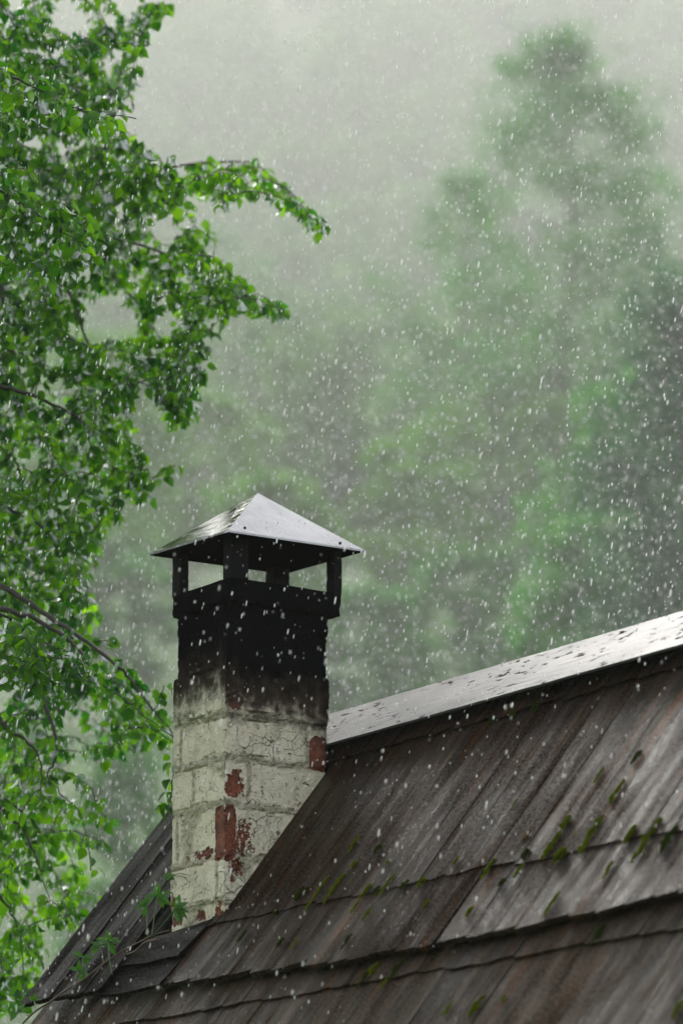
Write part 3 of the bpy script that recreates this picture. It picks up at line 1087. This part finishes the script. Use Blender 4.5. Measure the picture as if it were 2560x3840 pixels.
def sample(poly, n, d0, d1, holes=True, dens=None):
    out = []
    lo, hi = poly.min(0), poly.max(0)
    g_ = 0
    while len(out) < n and g_ < n * 60:
        g_ += 1
        x, y = rnd.uniform(lo[0], hi[0]), rnd.uniform(lo[1], hi[1])
        if not inside(poly, x, y):
            continue
        if holes and any((x - a) ** 2 + (y - b) ** 2 < r * r for a, b, r in HOLES):
            continue
        if dens and rnd.random() > dens(x, y):
            continue
        out.append((x, y, rnd.uniform(d0, d1)))
    return out


TRUNK_PX, TRUNK_D = -760, 15.6


def smooth_path(P, m=5):
    P = np.asarray(P, float)
    out = []
    n = len(P)
    for i in range(n - 1):
        p0, p1, p2, p3 = P[max(i - 1, 0)], P[i], P[i + 1], P[min(i + 2, n - 1)]
        for k in range(m):
            u = k / m
            out.append(0.5 * ((2 * p1) + (-p0 + p2) * u + (2 * p0 - 5 * p1 + 4 * p2 - p3) * u * u + (-p0 + 3 * p1 - 3 * p2 + p3) * u ** 3))
    out.append(P[-1])
    return np.array(out)


base = at(TRUNK_PX, 1920, TRUNK_D)
tree = empty('leafy_tree', (base[0], base[1], 0))
TL = np.array([base[0], base[1], 0.0])
tag(tree, 'leafy tree with drooping wet bright green branches left of the chimney', 'tree')
trunk = MB()
tp = []
for k in range(22):
    z = -0.2 + 8.4 * k / 21
    tp.append((base[0] + 0.12 * nz(z * 0.3, 1), base[1] + 0.12 * nz(z * 0.3, 5), z))
tp = np.array(tp)
trunk.tube(tp - TL, [0.19 * (1 - 0.8 * k / 21) + (0.08 if k == 0 else 0) for k in range(22)], 12)
trunk_o = trunk.build('trunk', M['bark'], tree, smooth=True)

nodes, owner = [], []
bmesh_ = [MB() for _ in PATHS]
lpos = [[] for _ in PATHS]
lax = [[] for _ in PATHS]
lup = [[] for _ in PATHS]
lsz = [[] for _ in PATHS]
for bi, P in enumerate(PATHS):
    p0 = P[0]
    first = at(*p0)
    zt = max(0.8, min(9.0, first[2] - 0.5))
    tq = np.array([np.interp(zt, tp[:, 2], tp[:, a]) for a in range(3)])
    mid_ = at((TRUNK_PX + p0[0]) / 2, p0[1] + 40, (TRUNK_D + p0[2]) / 2)
    W = smooth_path([tq, mid_] + [at(*p) for p in P], 5)
    W += np.array([[0.010 * nz(i * 0.9, bi * 3.0), 0.010 * nz(i * 0.9, bi * 3.0 + 50), 0.012 * nz(i * 0.9, bi * 3 + 90)] for i in range(len(W))])
    n = len(W)
    r0 = 0.017 if bi not in (2, 5, 11) else 0.011
    bmesh_[bi].tube(W - TL, [max(0.0022, r0 * (1 - i / (n - 1)) ** 1.25) * (1 + 0.22 * nz(i * 1.7, bi)) for i in range(n)], 7)
    for q in W[8:]:
        nodes.append(q)
        owner.append(bi)

LEAF = 0.053


def put_leaves(bi, pts, spacing=0.0175, size=LEAF):
    """hang leaves along a twig polyline"""
    pts = np.asarray(pts)
    seg = np.linalg.norm(np.diff(pts, axis=0), axis=1)
    L = seg.sum()
    cum = np.concatenate([[0], np.cumsum(seg)])
    s = L * 0.22
    while s < L + 0.004:
        q = np.array([np.interp(s, cum, pts[:, a]) for a in range(3)])
        k = 1 if rnd.random() < 0.62 else 2
        if s > L - 0.01:
            k = 3
        for _ in range(k):
            out = np.array([rnd.gauss(0, 1), rnd.gauss(0, 1), rnd.gauss(0, 0.35)])
            out /= np.linalg.norm(out)
            ax = out * rnd.uniform(0.25, 0.9) + np.array([0, 0, -1.0]) * rnd.uniform(0.35, 1.0)
            st = q + out * rnd.uniform(0.008, 0.026) + np.array([0, 0, -rnd.uniform(0, 0.012)])
            upv = np.array([rnd.gauss(0, 1), rnd.gauss(0, 1), 0.55])
            lpos[bi].append(st - TL)
            lax[bi].append(ax)
            lup[bi].append(upv)
            lsz[bi].append(size * rnd.choice((0.6, 0.8, 0.95, 1.0, 1.1)) * rnd.uniform(0.85, 1.1))
        s += spacing * rnd.uniform(0.6, 1.5)


def density(x, y):
    d = 1.0 if y < 1300 else (0.92 if y < 2250 else (0.62 if y < 2900 else 0.5))
    return d * (0.45 + 0.55 * max(0, min(1, (nz(x * 0.008, y * 0.008, 2.2) + 0.35) * 2)))


targets = []
targets += sample(POLY, 1500, 14.6, 16.8, True, density)
targets += sample(np.array([(-40, 100), (150, 100), (190, 2300), (-40, 2400)], float), 150, 14.6, 16.8, False)
targets += sample(F1, 62, 13.0, 13.6, False)
targets += sample(F2, 85, 13.0, 13.6, False)
targets += sample(F3, 80, 13.0, 13.6, False)
targets += sample(FOFF, 330, 13.6, 17.6, False)
FREF = np.array([(-700, -500), (-30, -500), (-30, 2300), (-700, 2300)], float)
targets += sample(FREF, 330, 14.0, 17.2, False)
targets += sample(FTOP, 170, 15.5, 17.2, False)
targets += [(645, 2990, 14.05), (640, 2930, 14.1), (628, 3010, 14.1), (560, 1790, 15.0), (660, 1745, 15.0), (615, 2570, 14.2), (600, 2640, 14.2), (520, 2640, 14.1)]
TP = np.array([at(*q) for q in targets])
NOD = np.array(nodes)
dmin = np.full(len(TP), 1e9)
imin = np.zeros(len(TP), int)
for i in range(len(TP)):
    dd_ = np.linalg.norm(NOD - TP[i], axis=1)
    imin[i] = dd_.argmin()
    dmin[i] = dd_[imin[i]]
allow = list(nodes)
done = np.zeros(len(TP), bool)
for _ in range(len(TP)):
    i = int(np.where(done, 1e9, dmin).argmin())
    done[i] = True
    a, b = allow[imin[i]], TP[i]
    bi = owner[imin[i]]
    L = np.linalg.norm(b - a)
    k = max(4, int(L / 0.05))
    sag = np.array([0, 0, 0.10 * L])
    pts = []
    for q in range(k + 1):
        u = q / k
        p = a * (1 - u) + b * u + sag * math.sin(math.pi * u) + np.array([rnd.gauss(0, .004) for _ in range(3)]) * min(1, q, k - q)
        pts.append(p)
    bmesh_[bi].tube(np.array(pts) - TL, [0.0020 + 0.0032 * (1 - u / k) * min(1, L * 2.5) for u in range(k + 1)], 5)
    put_leaves(bi, pts)
    new = pts[1:]
    st = len(allow)
    allow += new
    owner += [bi] * len(new)
    NA = np.array(new)
    rem = np.where(~done)[0]
    if len(rem):
        DD = np.linalg.norm(TP[rem][:, None, :] - NA[None], axis=2)
        m_ = DD.argmin(1)
        v_ = DD[np.arange(len(rem)), m_]
        bet = v_ < dmin[rem]
        dmin[rem[bet]] = v_[bet]
        imin[rem[bet]] = st + m_[bet]
for bi, P in enumerate(PATHS):
    W = smooth_path([at(*p) for p in P], 4)
    put_leaves(bi, W, 0.045)
for bi in range(len(PATHS)):
    br = bmesh_[bi].build('branch', M['bark'], tree, smooth=True)
    fm = MB()
    add_leaves(fm, lpos[bi], lax[bi], lup[bi], lsz[bi])
    fm.build('foliage', M['leaf'], br, smooth=True)


# ------------------------------------------------------------------ creeper on the verge boards
def leaflet(mb, base_, axis, nrm, L, W):
    """one toothed leaflet"""
    axis = axis / np.linalg.norm(axis)
    side = np.cross(nrm, axis)
    side /= np.linalg.norm(side)
    nrm = np.cross(axis, side)
    n = 7
    V = [base_]
    for i in range(1, n):
        t_ = i / n
        w = W * math.sin(math.pi * t_ ** 0.8) * (1.0 if i % 2 else 0.82)
        z = -0.22 * L * t_ * t_
        V += [base_ + axis * (t_ + (-.03 if i % 2 else .03)) * L + side * w + nrm * (z + 0.35 * w), base_ + axis * t_ * L + nrm * z, base_ + axis * (t_ + (-.03 if i % 2 else .03)) * L - side * w + nrm * (z + 0.35 * w)]
    V.append(base_ + axis * L - nrm * 0.28 * L)
    Fc = [(0, 2, 1), (0, 3, 2)]
    for i in range(n - 2):
        a = 1 + 3 * i
        Fc += [(a, a + 1, a + 4, a + 3), (a + 1, a + 2, a + 5, a + 4)]
    a = 1 + 3 * (n - 2)
    e = len(V) - 1
    Fc += [(a, a + 1, e), (a + 1, a + 2, e)]
    mb.add(V, Fc)


vroot = on_roof(372, 3700, 0.04)
vine = empty('creeper_vine', tuple(vroot))
VL = np.array(vroot)
tag(vine, 'young creeper vine with toothed palmate leaves climbing the dark roof edge', 'vine')
sm = MB()
main = smooth_path([on_roof(x, y, h) for x, y, h in ((85, 3840, .03), (130, 3795, .03), (195, 3752, .04), (260, 3704, .045), (315, 3672, .05), (390, 3612, .05), (470, 3560, .05), (552, 3518, .05), (600, 3498, .04), (636, 3490, .03))], 5)
sm.tube(main - VL, [0.0035 - 0.0015 * i / len(main) for i in range(len(main))], 6)
alt = smooth_path([on_roof(x, y, h) for x, y, h in ((478, 3578, .05), (510, 3565, .055), (548, 3532, .055), (592, 3522, .05))], 4)
sm.tube(alt - VL, [0.0028] * len(alt), 6)
sm.build('stem', M['stem'], vine, smooth=True)
# leaf hub (px,py), height over the roof, stalk foot (px,py), size, facing in the picture: list of leaflet angles
VLEAF = [((548, 3392), .10, (556, 3515), .052, (200, 150, 95, 55, 262)), ((594, 3362), .12, (570, 3515), .060, (30, 100, -25, -60, 160)), ((658, 3410), .13, (575, 3510), .066, (35, -5, -40, 75, -75)),
         ((408, 3532), .09, (422, 3655), .058, (95, 40, 5, 160, -70)), ((312, 3588), .07, (306, 3668), .052, (170, 10, -20, 140, -60)), ((300, 3640), .06, (280, 3700), .056, (150, 30, -40, 100, -75)),
         ((372, 3548), .08, (388, 3612), .048, (185, 150, 60, 225, 20)), ((70, 3795), .05, (110, 3810), .055, (120, 60, 170, 20, 230)), ((128, 3752), .05, (140, 3788), .035, (130, 80, 30)), ((622, 3300), .12, (600, 3360), .045, (35, 60, 15))]
for i, ((hx, hy), hh, (fx, fy), L, angs) in enumerate(VLEAF):
    hub = on_roof(hx, hy, hh)
    foot = on_roof(fx, fy, .05)
    st = MB()
    mid_ = (hub + foot) / 2 + UP * 0.004 + R * rnd.uniform(-.006, .006)
    st.tube(smooth_path([foot, mid_, hub], 4) - VL, [0.0022] * 9, 5)
    stalk = st.build('leaf_stalk', M['gstem'], vine, smooth=True)
    lm = MB()
    for a in angs:
        w = math.radians(a + rnd.uniform(-8, 8))
        ax = R * math.cos(w) + UP * math.sin(w) * 0.85 - FW * rnd.uniform(-0.1, 0.45)
        nr = -FW * rnd.uniform(0.5, 1.0) + UP * rnd.uniform(0.4, 1.0) + R * rnd.uniform(-.4, .4)
        LL = L * rnd.uniform(0.62, 0.92)
        leaflet(lm, hub - VL, ax, nr, LL, LL * 0.27)
    lm.build('leaf', M['vine'], vine)
td = MB()
for q in (((600, 3330), (640, 3290), (670, 3285), (700, 3293)), ((630, 3300), (668, 3275), (690, 3278), (706, 3280)), ((688, 3290), (703, 3302), (697, 3318), (690, 3312))):
    w = smooth_path([on_roof(x, y, .12) for x, y in q], 4)
    td.tube(w - VL, [0.0014] * len(w), 5)
td.build('tendril', M['gstem'], vine, smooth=True)

# ------------------------------------------------------------------ moss
MOSS = [
    (1328, 3163, 72, 16, 0), (1328, 3242, 36, 22, 0), (1124, 3351, 58, 26, 1), (1147, 3338, 26, 18, 1), (1204, 3325, 90, 13, 0), (1261, 3319, 100, 22, 0), (1156, 3395, 55, 16, 0), (1222, 3378, 26, 18, 0), (1032, 3421, 34, 18, 1), (1370, 3345, 56, 26, 0), (1408, 3341, 34, 24, 1),
    (1450, 3319, 95, 18, 0), (1517, 3319, 36, 22, 1), (1584, 3309, 34, 30, 0), (1332, 3399, 52, 15, 0), (1376, 3427, 58, 14, 0), (1596, 3389, 36, 15, 0), (1051, 3536, 36, 24, 1), (1105, 3539, 46, 12, 0), (910, 3510, 52, 20, 1), (1300, 3530, 60, 22, 1), (1405, 3632, 44, 38, 0),
    (1364, 3670, 70, 20, 1), (1491, 3632, 70, 28, 1), (1440, 3689, 36, 18, 0), (1415, 3185, 36, 22, 1), (1453, 3233, 24, 14, 0),
    (2121, 3086, 52, 28, 0), (1975, 3128, 40, 16, 2), (2070, 3169, 112, 28, 0), (2097, 3212, 44, 44, 0), (2217, 3128, 140, 30, 0), (2188, 3182, 46, 26, 0), (2361, 3131, 60, 40, 0), (2421, 3153, 165, 32, 0), (2504, 3150, 110, 32, 1), (1971, 3204, 34, 28, 1), (1946, 3265, 56, 20, 0),
    (1828, 3258, 80, 20, 0), (1707, 3230, 30, 16, 0), (1885, 3309, 32, 26, 1), (2278, 3262, 66, 18, 0), (2067, 3389, 90, 18, 0), (1764, 3418, 40, 30, 0), (2243, 3504, 68, 30, 1), (1786, 3775, 76, 30, 0), (1678, 3785, 52, 18, 0), (2539, 3785, 60, 22, 0),
    (2007, 2653, 38, 32, 1), (1925, 2680, 34, 30, 1), (2384, 2840, 48, 26, 1), (2312, 2970, 96, 24, 0), (2245, 2907, 62, 13, 0), (1846, 2701, 30, 26, 1), (1930, 3010, 40, 10, 0), (1885, 3745, 30, 14, 0)]
SLOPE = np.array([0, math.cos(PHI), math.sin(PHI)])
t = NT('orange_moss')
t.set(Base_Color=(0.2, 0.09, 0.01), Roughness=0.9)
M['moss_orange'] = t.m
for i, (px, py, L, W, kd) in enumerate(MOSS):
    d_ = on_roof(px, py)
    h = 0.004 if d_[1] > edge_line('lip', d_[0]) - .002 else -0.043
    c = on_roof(px, py, h + 0.002)
    sc = 1.15 / 1150
    ln, wd = L * sc * 1.12, max(0.008, W * sc * 1.0)     # seen slantwise, the slope direction is a little foreshortened
    mb = MB()
    nblob = max(5, int(ln / wd * 4))
    nodes_ = []
    for q in range(nblob):
        u = (q + 0.5) / nblob - 0.5
        k = 1 - (2 * abs(u)) ** 2.2
        nodes_.append((u * ln, rnd.gauss(0, 0.16) * wd, wd * (0.24 + 0.26 * k) * rnd.uniform(0.7, 1.15)))
    for a, b, r_ in nodes_:
        nn = max(16, int(46 * (r_ / 0.008) ** 1.4))
        cc = SLOPE * a + np.array([b, 0, 0])
        for _ in range(min(nn, 110)):
            v = np.array([rnd.gauss(0, 1), rnd.gauss(0, 1), rnd.gauss(0, 1)])
            v /= np.linalg.norm(v)
            if np.dot(v, PN) < -0.1:
                v = v - 2 * np.dot(v, PN) * PN
            r2 = r_ * rnd.uniform(0.75, 1.12)
            t0 = np.cross(v, [0.3, 0.5, 0.8])
            t0 /= np.linalg.norm(t0)
            t1 = np.cross(v, t0)
            w_ = 0.0022
            lo_ = cc + v * r2 * 0.35
            mb.add([lo_ + t0 * w_, lo_ - 0.5 * t0 * w_ + .87 * t1 * w_, lo_ - .5 * t0 * w_ - .87 * t1 * w_, cc + v * r2 + t0 * rnd.uniform(-.001, .001)], [(0, 1, 3), (1, 2, 3), (2, 0, 3)])
    o = mb.build('moss_clump', (M['moss'], M['moss_dark'], M['moss_orange'])[kd])
    o.location = c
    size = 'tiny' if L < 40 else ('small' if L < 60 else ('long' if L / W > 3 else 'plump'))
    tone = ('bright yellow green', 'dark green', 'orange brown')[kd]
    where = 'near the ridge board' if py < 2760 else ('on the lower boards under the thick stepped edge' if py > 3580 or (px > 2200 and py > 3450) else ('on the middle boards close to the long seam' if py < 3480 else 'on the boards just above the stepped edge'))
    tag(o, f'{size} {tone} moss clump {where}', 'moss', 'moss clumps on the wet roof boards')

# ------------------------------------------------------------------ trees beyond
QT = np.array([(-0.5, 0, 0), (0, -0.32, 0.06), (0.5, 0, 0), (0, 0.32, 0.06)], float)


def cards(mb, pos, size):
    n = len(pos)
    a = rng.normal(size=(n, 3))
    a /= np.linalg.norm(a, axis=1, keepdims=True)
    b = rng.normal(size=(n, 3)) + np.array([0, 0, 0.8])
    s = np.cross(a, b)
    s /= np.linalg.norm(s, axis=1, keepdims=True) + 1e-9
    nn = np.cross(a, s)
    W = (QT[None, :, 0:1] * a[:, None] + QT[None, :, 1:2] * s[:, None] + QT[None, :, 2:3] * nn[:, None]) * np.asarray(size).reshape(-1, 1, 1) + np.asarray(pos)[:, None]
    b0 = mb.n
    mb.v.append(W.reshape(-1, 3))
    mb.n += 4 * n
    mb.f += [(b0 + 4 * i, b0 + 4 * i + 1, b0 + 4 * i + 2, b0 + 4 * i + 3) for i in range(n)]


def bg_tree(name, label, px, d, top_py, halfw_px, mat, n_limb=40, n_leaf=70, lean=0.0, start=0.18, form='round', leaf=0.85, seed=0, spread=0.11):
    r = random.Random(seed)
    d = d * 2.6
    g0 = ground_at(px, d)
    top = at(px, top_py, d)
    H = max(3.0, top[2] - g0[2])
    HW = halfw_px / FPX * d / math.cos(TH)
    root = empty(name, tuple(g0))
    tag(root, label, 'tree', 'trees beyond the roof')
    tm = MB()
    tp_ = np.array([[lean * HW * (k / 9) ** 2 * R[0] + 0.03 * H * nz(k * .4, seed), lean * HW * (k / 9) ** 2 * R[1] + 0.03 * H * nz(k * .4, seed + 9), H * 0.96 * k / 9] for k in range(10)])
    tm.tube(tp_, [H * 0.009 * (1 - 0.88 * k / 9) + 0.02 for k in range(10)], 8)
    cr = MB()
    P = []
    for q in range(n_limb):
        u = start + (1 - start) * (q + r.random()) / n_limb
        if form == 'round':
            prof = math.sin(math.pi * min(1, (u - start) / (1 - start) * 0.86 + 0.12)) ** 0.75
        elif form == 'cone':
            prof = 1.02 - (u - start) / (1 - start)
        else:
            prof = (1 - abs(2 * (u - start) / (1 - start) - 0.85) ** 2.0 * 0.75)
        w = HW * max(0.08, prof) * r.uniform(0.45, 1.05)
        az = r.uniform(0, 2 * math.pi)
        o = np.array([np.interp(u, np.linspace(0, 0.96, 10), tp_[:, a]) for a in range(3)])
        drop = -0.25 if form == 'cone' else 0.35
        e = o + np.array([math.cos(az) * w, math.sin(az) * w, drop * w * r.uniform(0.3, 1.0)])
        tm.tube([o, o * 0.5 + e * 0.5 + np.array([0, 0, 0.06 * w]), e], [H * 0.004 * (1 - u * .6), H * 0.0025 * (1 - u * .6), 0.012], 5)
        rad = spread * H * 0.5 * r.uniform(0.6, 1.25)
        m = int(n_leaf * r.uniform(0.6, 1.4))
        c0 = e if form != 'cone' else (o + e) / 2
        pts = rng.normal(size=(m, 3)) * rad * np.array([0.75, 0.75, 0.5]) + c0
        if form == 'cone':
            uu = rng.uniform(0.15, 1.05, (m, 1))
            pts = o + (e - o) * uu + rng.normal(size=(m, 3)) * rad * 0.4
        P.append(pts)
    P = np.concatenate(P)
    cards(cr, P, leaf * rng.uniform(0.7, 1.4, len(P)))
    tm.build('trunk', M['bark'], root, smooth=True)
    cr.build('crown', mat, root)
    return root


BG = [
    ('birch_tree', 'tall airy light green tree with open crown, highest at right', 2140, 112, 120, 430, 'bg_mid', dict(n_limb=100, n_leaf=62, form='open', seed=1, start=0.26, spread=0.08, leaf=0.75)),
    ('birch_tree', 'pale airy tree left of the tallest tree at right', 1760, 125, 640, 330, 'bg_mid', dict(n_limb=56, n_leaf=48, form='open', seed=2, start=0.25, spread=0.072, leaf=0.75)),
    ('leafy_tree', 'dark green tree at the right edge above the ridge board', 2560, 66, 1060, 300, 'bg_dark', dict(n_limb=54, n_leaf=80, form='open', seed=3, start=0.08)),
    ('leafy_tree', 'mid green bushy tree over the right part of the ridge board', 2330, 74, 1450, 300, 'bg_mid', dict(n_limb=44, n_leaf=80, seed=4)),
    ('leafy_tree', 'broad bright green tree above the middle of the ridge board', 1900, 112, 1480, 400, 'bg_light', dict(n_limb=52, n_leaf=80, seed=5)),
    ('leafy_tree', 'bright yellow green tree just right of the chimney cap', 1520, 104, 1700, 290, 'bg_light', dict(n_limb=44, n_leaf=80, seed=6)),
    ('leafy_tree', 'low green tree behind the left end of the ridge board', 1720, 92, 2080, 330, 'bg_mid', dict(n_limb=40, n_leaf=80, seed=7)),
    ('leafy_tree', 'low dark green tree behind the right end of the ridge board', 2250, 70, 1980, 300, 'bg_mid', dict(n_limb=40, n_leaf=80, seed=8)),
    ('leafy_tree', 'light green round tree left of the chimney cap', 720, 112, 1480, 330, 'bg_light', dict(n_limb=46, n_leaf=80, seed=9)),
    ('leafy_tree', 'light green tree seen through the drooping branches at mid height', 400, 102, 1280, 300, 'bg_light', dict(n_limb=46, n_leaf=80, seed=10)),
    ('leafy_tree', 'green tree directly behind the chimney cap', 1010, 96, 1800, 230, 'bg_light', dict(n_limb=40, n_leaf=80, seed=11)),
    ('leafy_tree', 'mid green tree left of the sooty chimney top', 420, 90, 2050, 270, 'bg_mid', dict(n_limb=40, n_leaf=80, seed=12)),
    ('leafy_tree', 'green tree at the right side of the sooty chimney top', 1360, 88, 2230, 260, 'bg_mid', dict(n_limb=40, n_leaf=80, seed=14)),
    ('spruce_tree', 'blue grey spruce faint in the mist above the chimney cap', 1180, 190, 1330, 240, 'bg_dark', dict(n_limb=60, n_leaf=60, form='cone', seed=15)),
    ('spruce_tree', 'faint grey spruce in the gap between chimney cap and tall tree', 1420, 205, 1180, 230, 'bg_dark', dict(n_limb=60, n_leaf=60, form='cone', seed=16)),
    ('leafy_tree', 'faint misty tree beyond the upper drooping branches', 820, 215, 900, 330, 'bg_mid', dict(n_limb=46, n_leaf=60, seed=17)),
    ('spruce_tree', 'dark bush like spruce left of the painted brick stack', 520, 84, 2960, 110, 'bg_dark', dict(n_limb=40, n_leaf=60, form='cone', seed=18, leaf=0.5)),
    ('leafy_tree', 'low dark green bush tree left of the foot of the painted brick stack', 470, 60, 2800, 250, 'bg_mid', dict(n_limb=44, n_leaf=80, seed=22, leaf=0.5)),
    ('leafy_tree', 'round mid green tree between the drooping branches and the painted brick stack', 560, 118, 2420, 230, 'bg_mid', dict(n_limb=44, n_leaf=80, seed=21)),
    ('leafy_tree', 'dark green low tree behind the lowest drooping branches', 120, 80, 2760, 200, 'bg_mid', dict(n_limb=36, n_leaf=70, seed=19)),
]
for nm, lb, px, d_, tpy, hw, mt, kw in BG:
    bg_tree(nm, lb, px, d_, tpy, hw, M[mt], **kw)

# far forest on the misty slope
ff = MB()
cnt = 0
for _ in range(4300):
    d_ = 330 + 900 * rnd.random() ** 0.8
    s = rnd.uniform(-0.22, 0.22) * d_
    px = 1280 + s / d_ * FPX * math.cos(TH)
    z = gheight(d_, s)
    py = 1920 - FPX * math.tan(math.atan2(z - 1.6, d_) - TH)
    if py > 2500 and 250 < px < 720:
        continue
    if nz(d_ * 0.02, s * 0.03, 6.0) < -0.12:
        continue
    p = CAM + F * d_ + R * s
    H = rnd.uniform(12, 26)
    w = H * rnd.uniform(0.2, 0.33)
    m = 60
    u = rng.random(m)
    a = rng.uniform(0, 2 * math.pi, m)
    rr = w * np.sqrt(rng.random(m)) * (np.sin(np.pi * np.clip(u * .85 + .12, 0, 1)) ** 0.7)
    pts = np.stack([p[0] + np.cos(a) * rr, p[1] + np.sin(a) * rr, z + H * (0.12 + 0.88 * u)], 1)
    cards(ff, pts, rng.uniform(2.4, 5.0, m))
    cnt += 1
tag(ff.build('far_forest', M['bg_far']), 'pale misty forest covering the far slope', 'forest', kind='stuff')

# ------------------------------------------------------------------ rain
rain = MB()
n = 170000
dmin_, dmax_ = 11.2, 30.0
dist = (dmin_ ** 3.0 + rng.random(n) * (dmax_ ** 3.0 - dmin_ ** 3.0)) ** (1 / 3.0)
sx = rng.uniform(-0.125, 0.125, n) * dist
sy = rng.uniform(-0.165, 0.165, n) * dist
pos = CAM + dist[:, None] * FW + sx[:, None] * R + sy[:, None] * UP
rad = np.clip(rng.lognormal(math.log(0.00088), 0.5, n), 0.0004, 0.0030)
lng = rad * rng.uniform(2.8, 6.0, n)
big_ = rng.random(n) < 0.24                     # fat round drops among the fine ones
rad = np.where(big_, rng.uniform(0.0014, 0.0030, n), rad)
lng = np.where(big_, rad * rng.uniform(1.6, 3.6, n), lng)
ok = pos[:, 2] > 0.05
ok &= ~((pos[:, 0] > -1.1) & (pos[:, 1] > -1.3) & (pos[:, 1] < 2.5) & (pos[:, 2] < Z0 + MS * np.minimum(pos[:, 1], 1.2 - pos[:, 1]) + .02))
pos, rad, lng = pos[ok], rad[ok], lng[ok]
n = len(pos)
fall = -Z + 0.17 * -R + 0.05 * F
fall /= np.linalg.norm(fall)
k = 6
ta = np.cross(fall, [1, 0, 0])
ta /= np.linalg.norm(ta)
tb = np.cross(fall, ta)
V = np.zeros((n, 2 + 2 * k, 3))
V[:, 0] = pos - fall * lng[:, None]
V[:, -1] = pos + fall * lng[:, None]
for r_, off_ in ((0, -0.45), (1, 0.55)):
    for j in range(k):
        w = 2 * math.pi * j / k
        V[:, 1 + r_ * k + j] = pos + fall * (lng * off_)[:, None] + (math.cos(w) * ta + math.sin(w) * tb) * rad[:, None]
tf = []
for j in range(k):
    j2 = (j + 1) % k
    tf += [(0, 1 + j, 1 + j2), (1 + j, 1 + k + j, 1 + k + j2, 1 + j2), (1 + k + j, 1 + 2 * k, 1 + k + j2)]
nv = 2 + 2 * k
rain.v.append(V.reshape(-1, 3))
rain.n = n * nv
ff_ = []
for i in range(n):
    o = i * nv
    for fc in tf:
        ff_.append(tuple(q + o for q in fc))
rain.f = ff_
tag(rain.build('rain', M['rain'], smooth=True), 'falling raindrops all over the view', 'rain', kind='stuff')

# ------------------------------------------------------------------ haze
t = NT('rain_haze')
t.N.remove(t.p)
pv = t.new('ShaderNodeVolumePrincipled')
pv.inputs['Color'].default_value = (0.99, 0.98, 0.965, 1)
pv.inputs['Density'].default_value = 0.00049
pv.inputs['Anisotropy'].default_value = 0.35
t.L.new(pv.outputs[0], t.out.inputs['Volume'])
hz = MB()
c8 = []
for dd in (-90, 1275):
    for s in (-420, 420):
        for z in (-3.0, 545.0):
            p = CAM + F * dd + R * s
            c8.append((p[0], p[1], z))
hz.add(c8, [(0, 1, 3, 2), (4, 6, 7, 5), (0, 4, 5, 1), (2, 3, 7, 6), (0, 2, 6, 4), (1, 5, 7, 3)])
_c = np.mean(c8, axis=0)
for _i, _f in enumerate(hz.f):                  # every face outward
    _p = [np.array(c8[q]) for q in _f]
    if np.dot(np.cross(_p[1] - _p[0], _p[2] - _p[0]), _p[0] - _c) < 0:
        hz.f[_i] = _f[::-1]
tag(hz.build('haze', t.m), 'pale rain haze filling the valley', 'haze', kind='stuff')
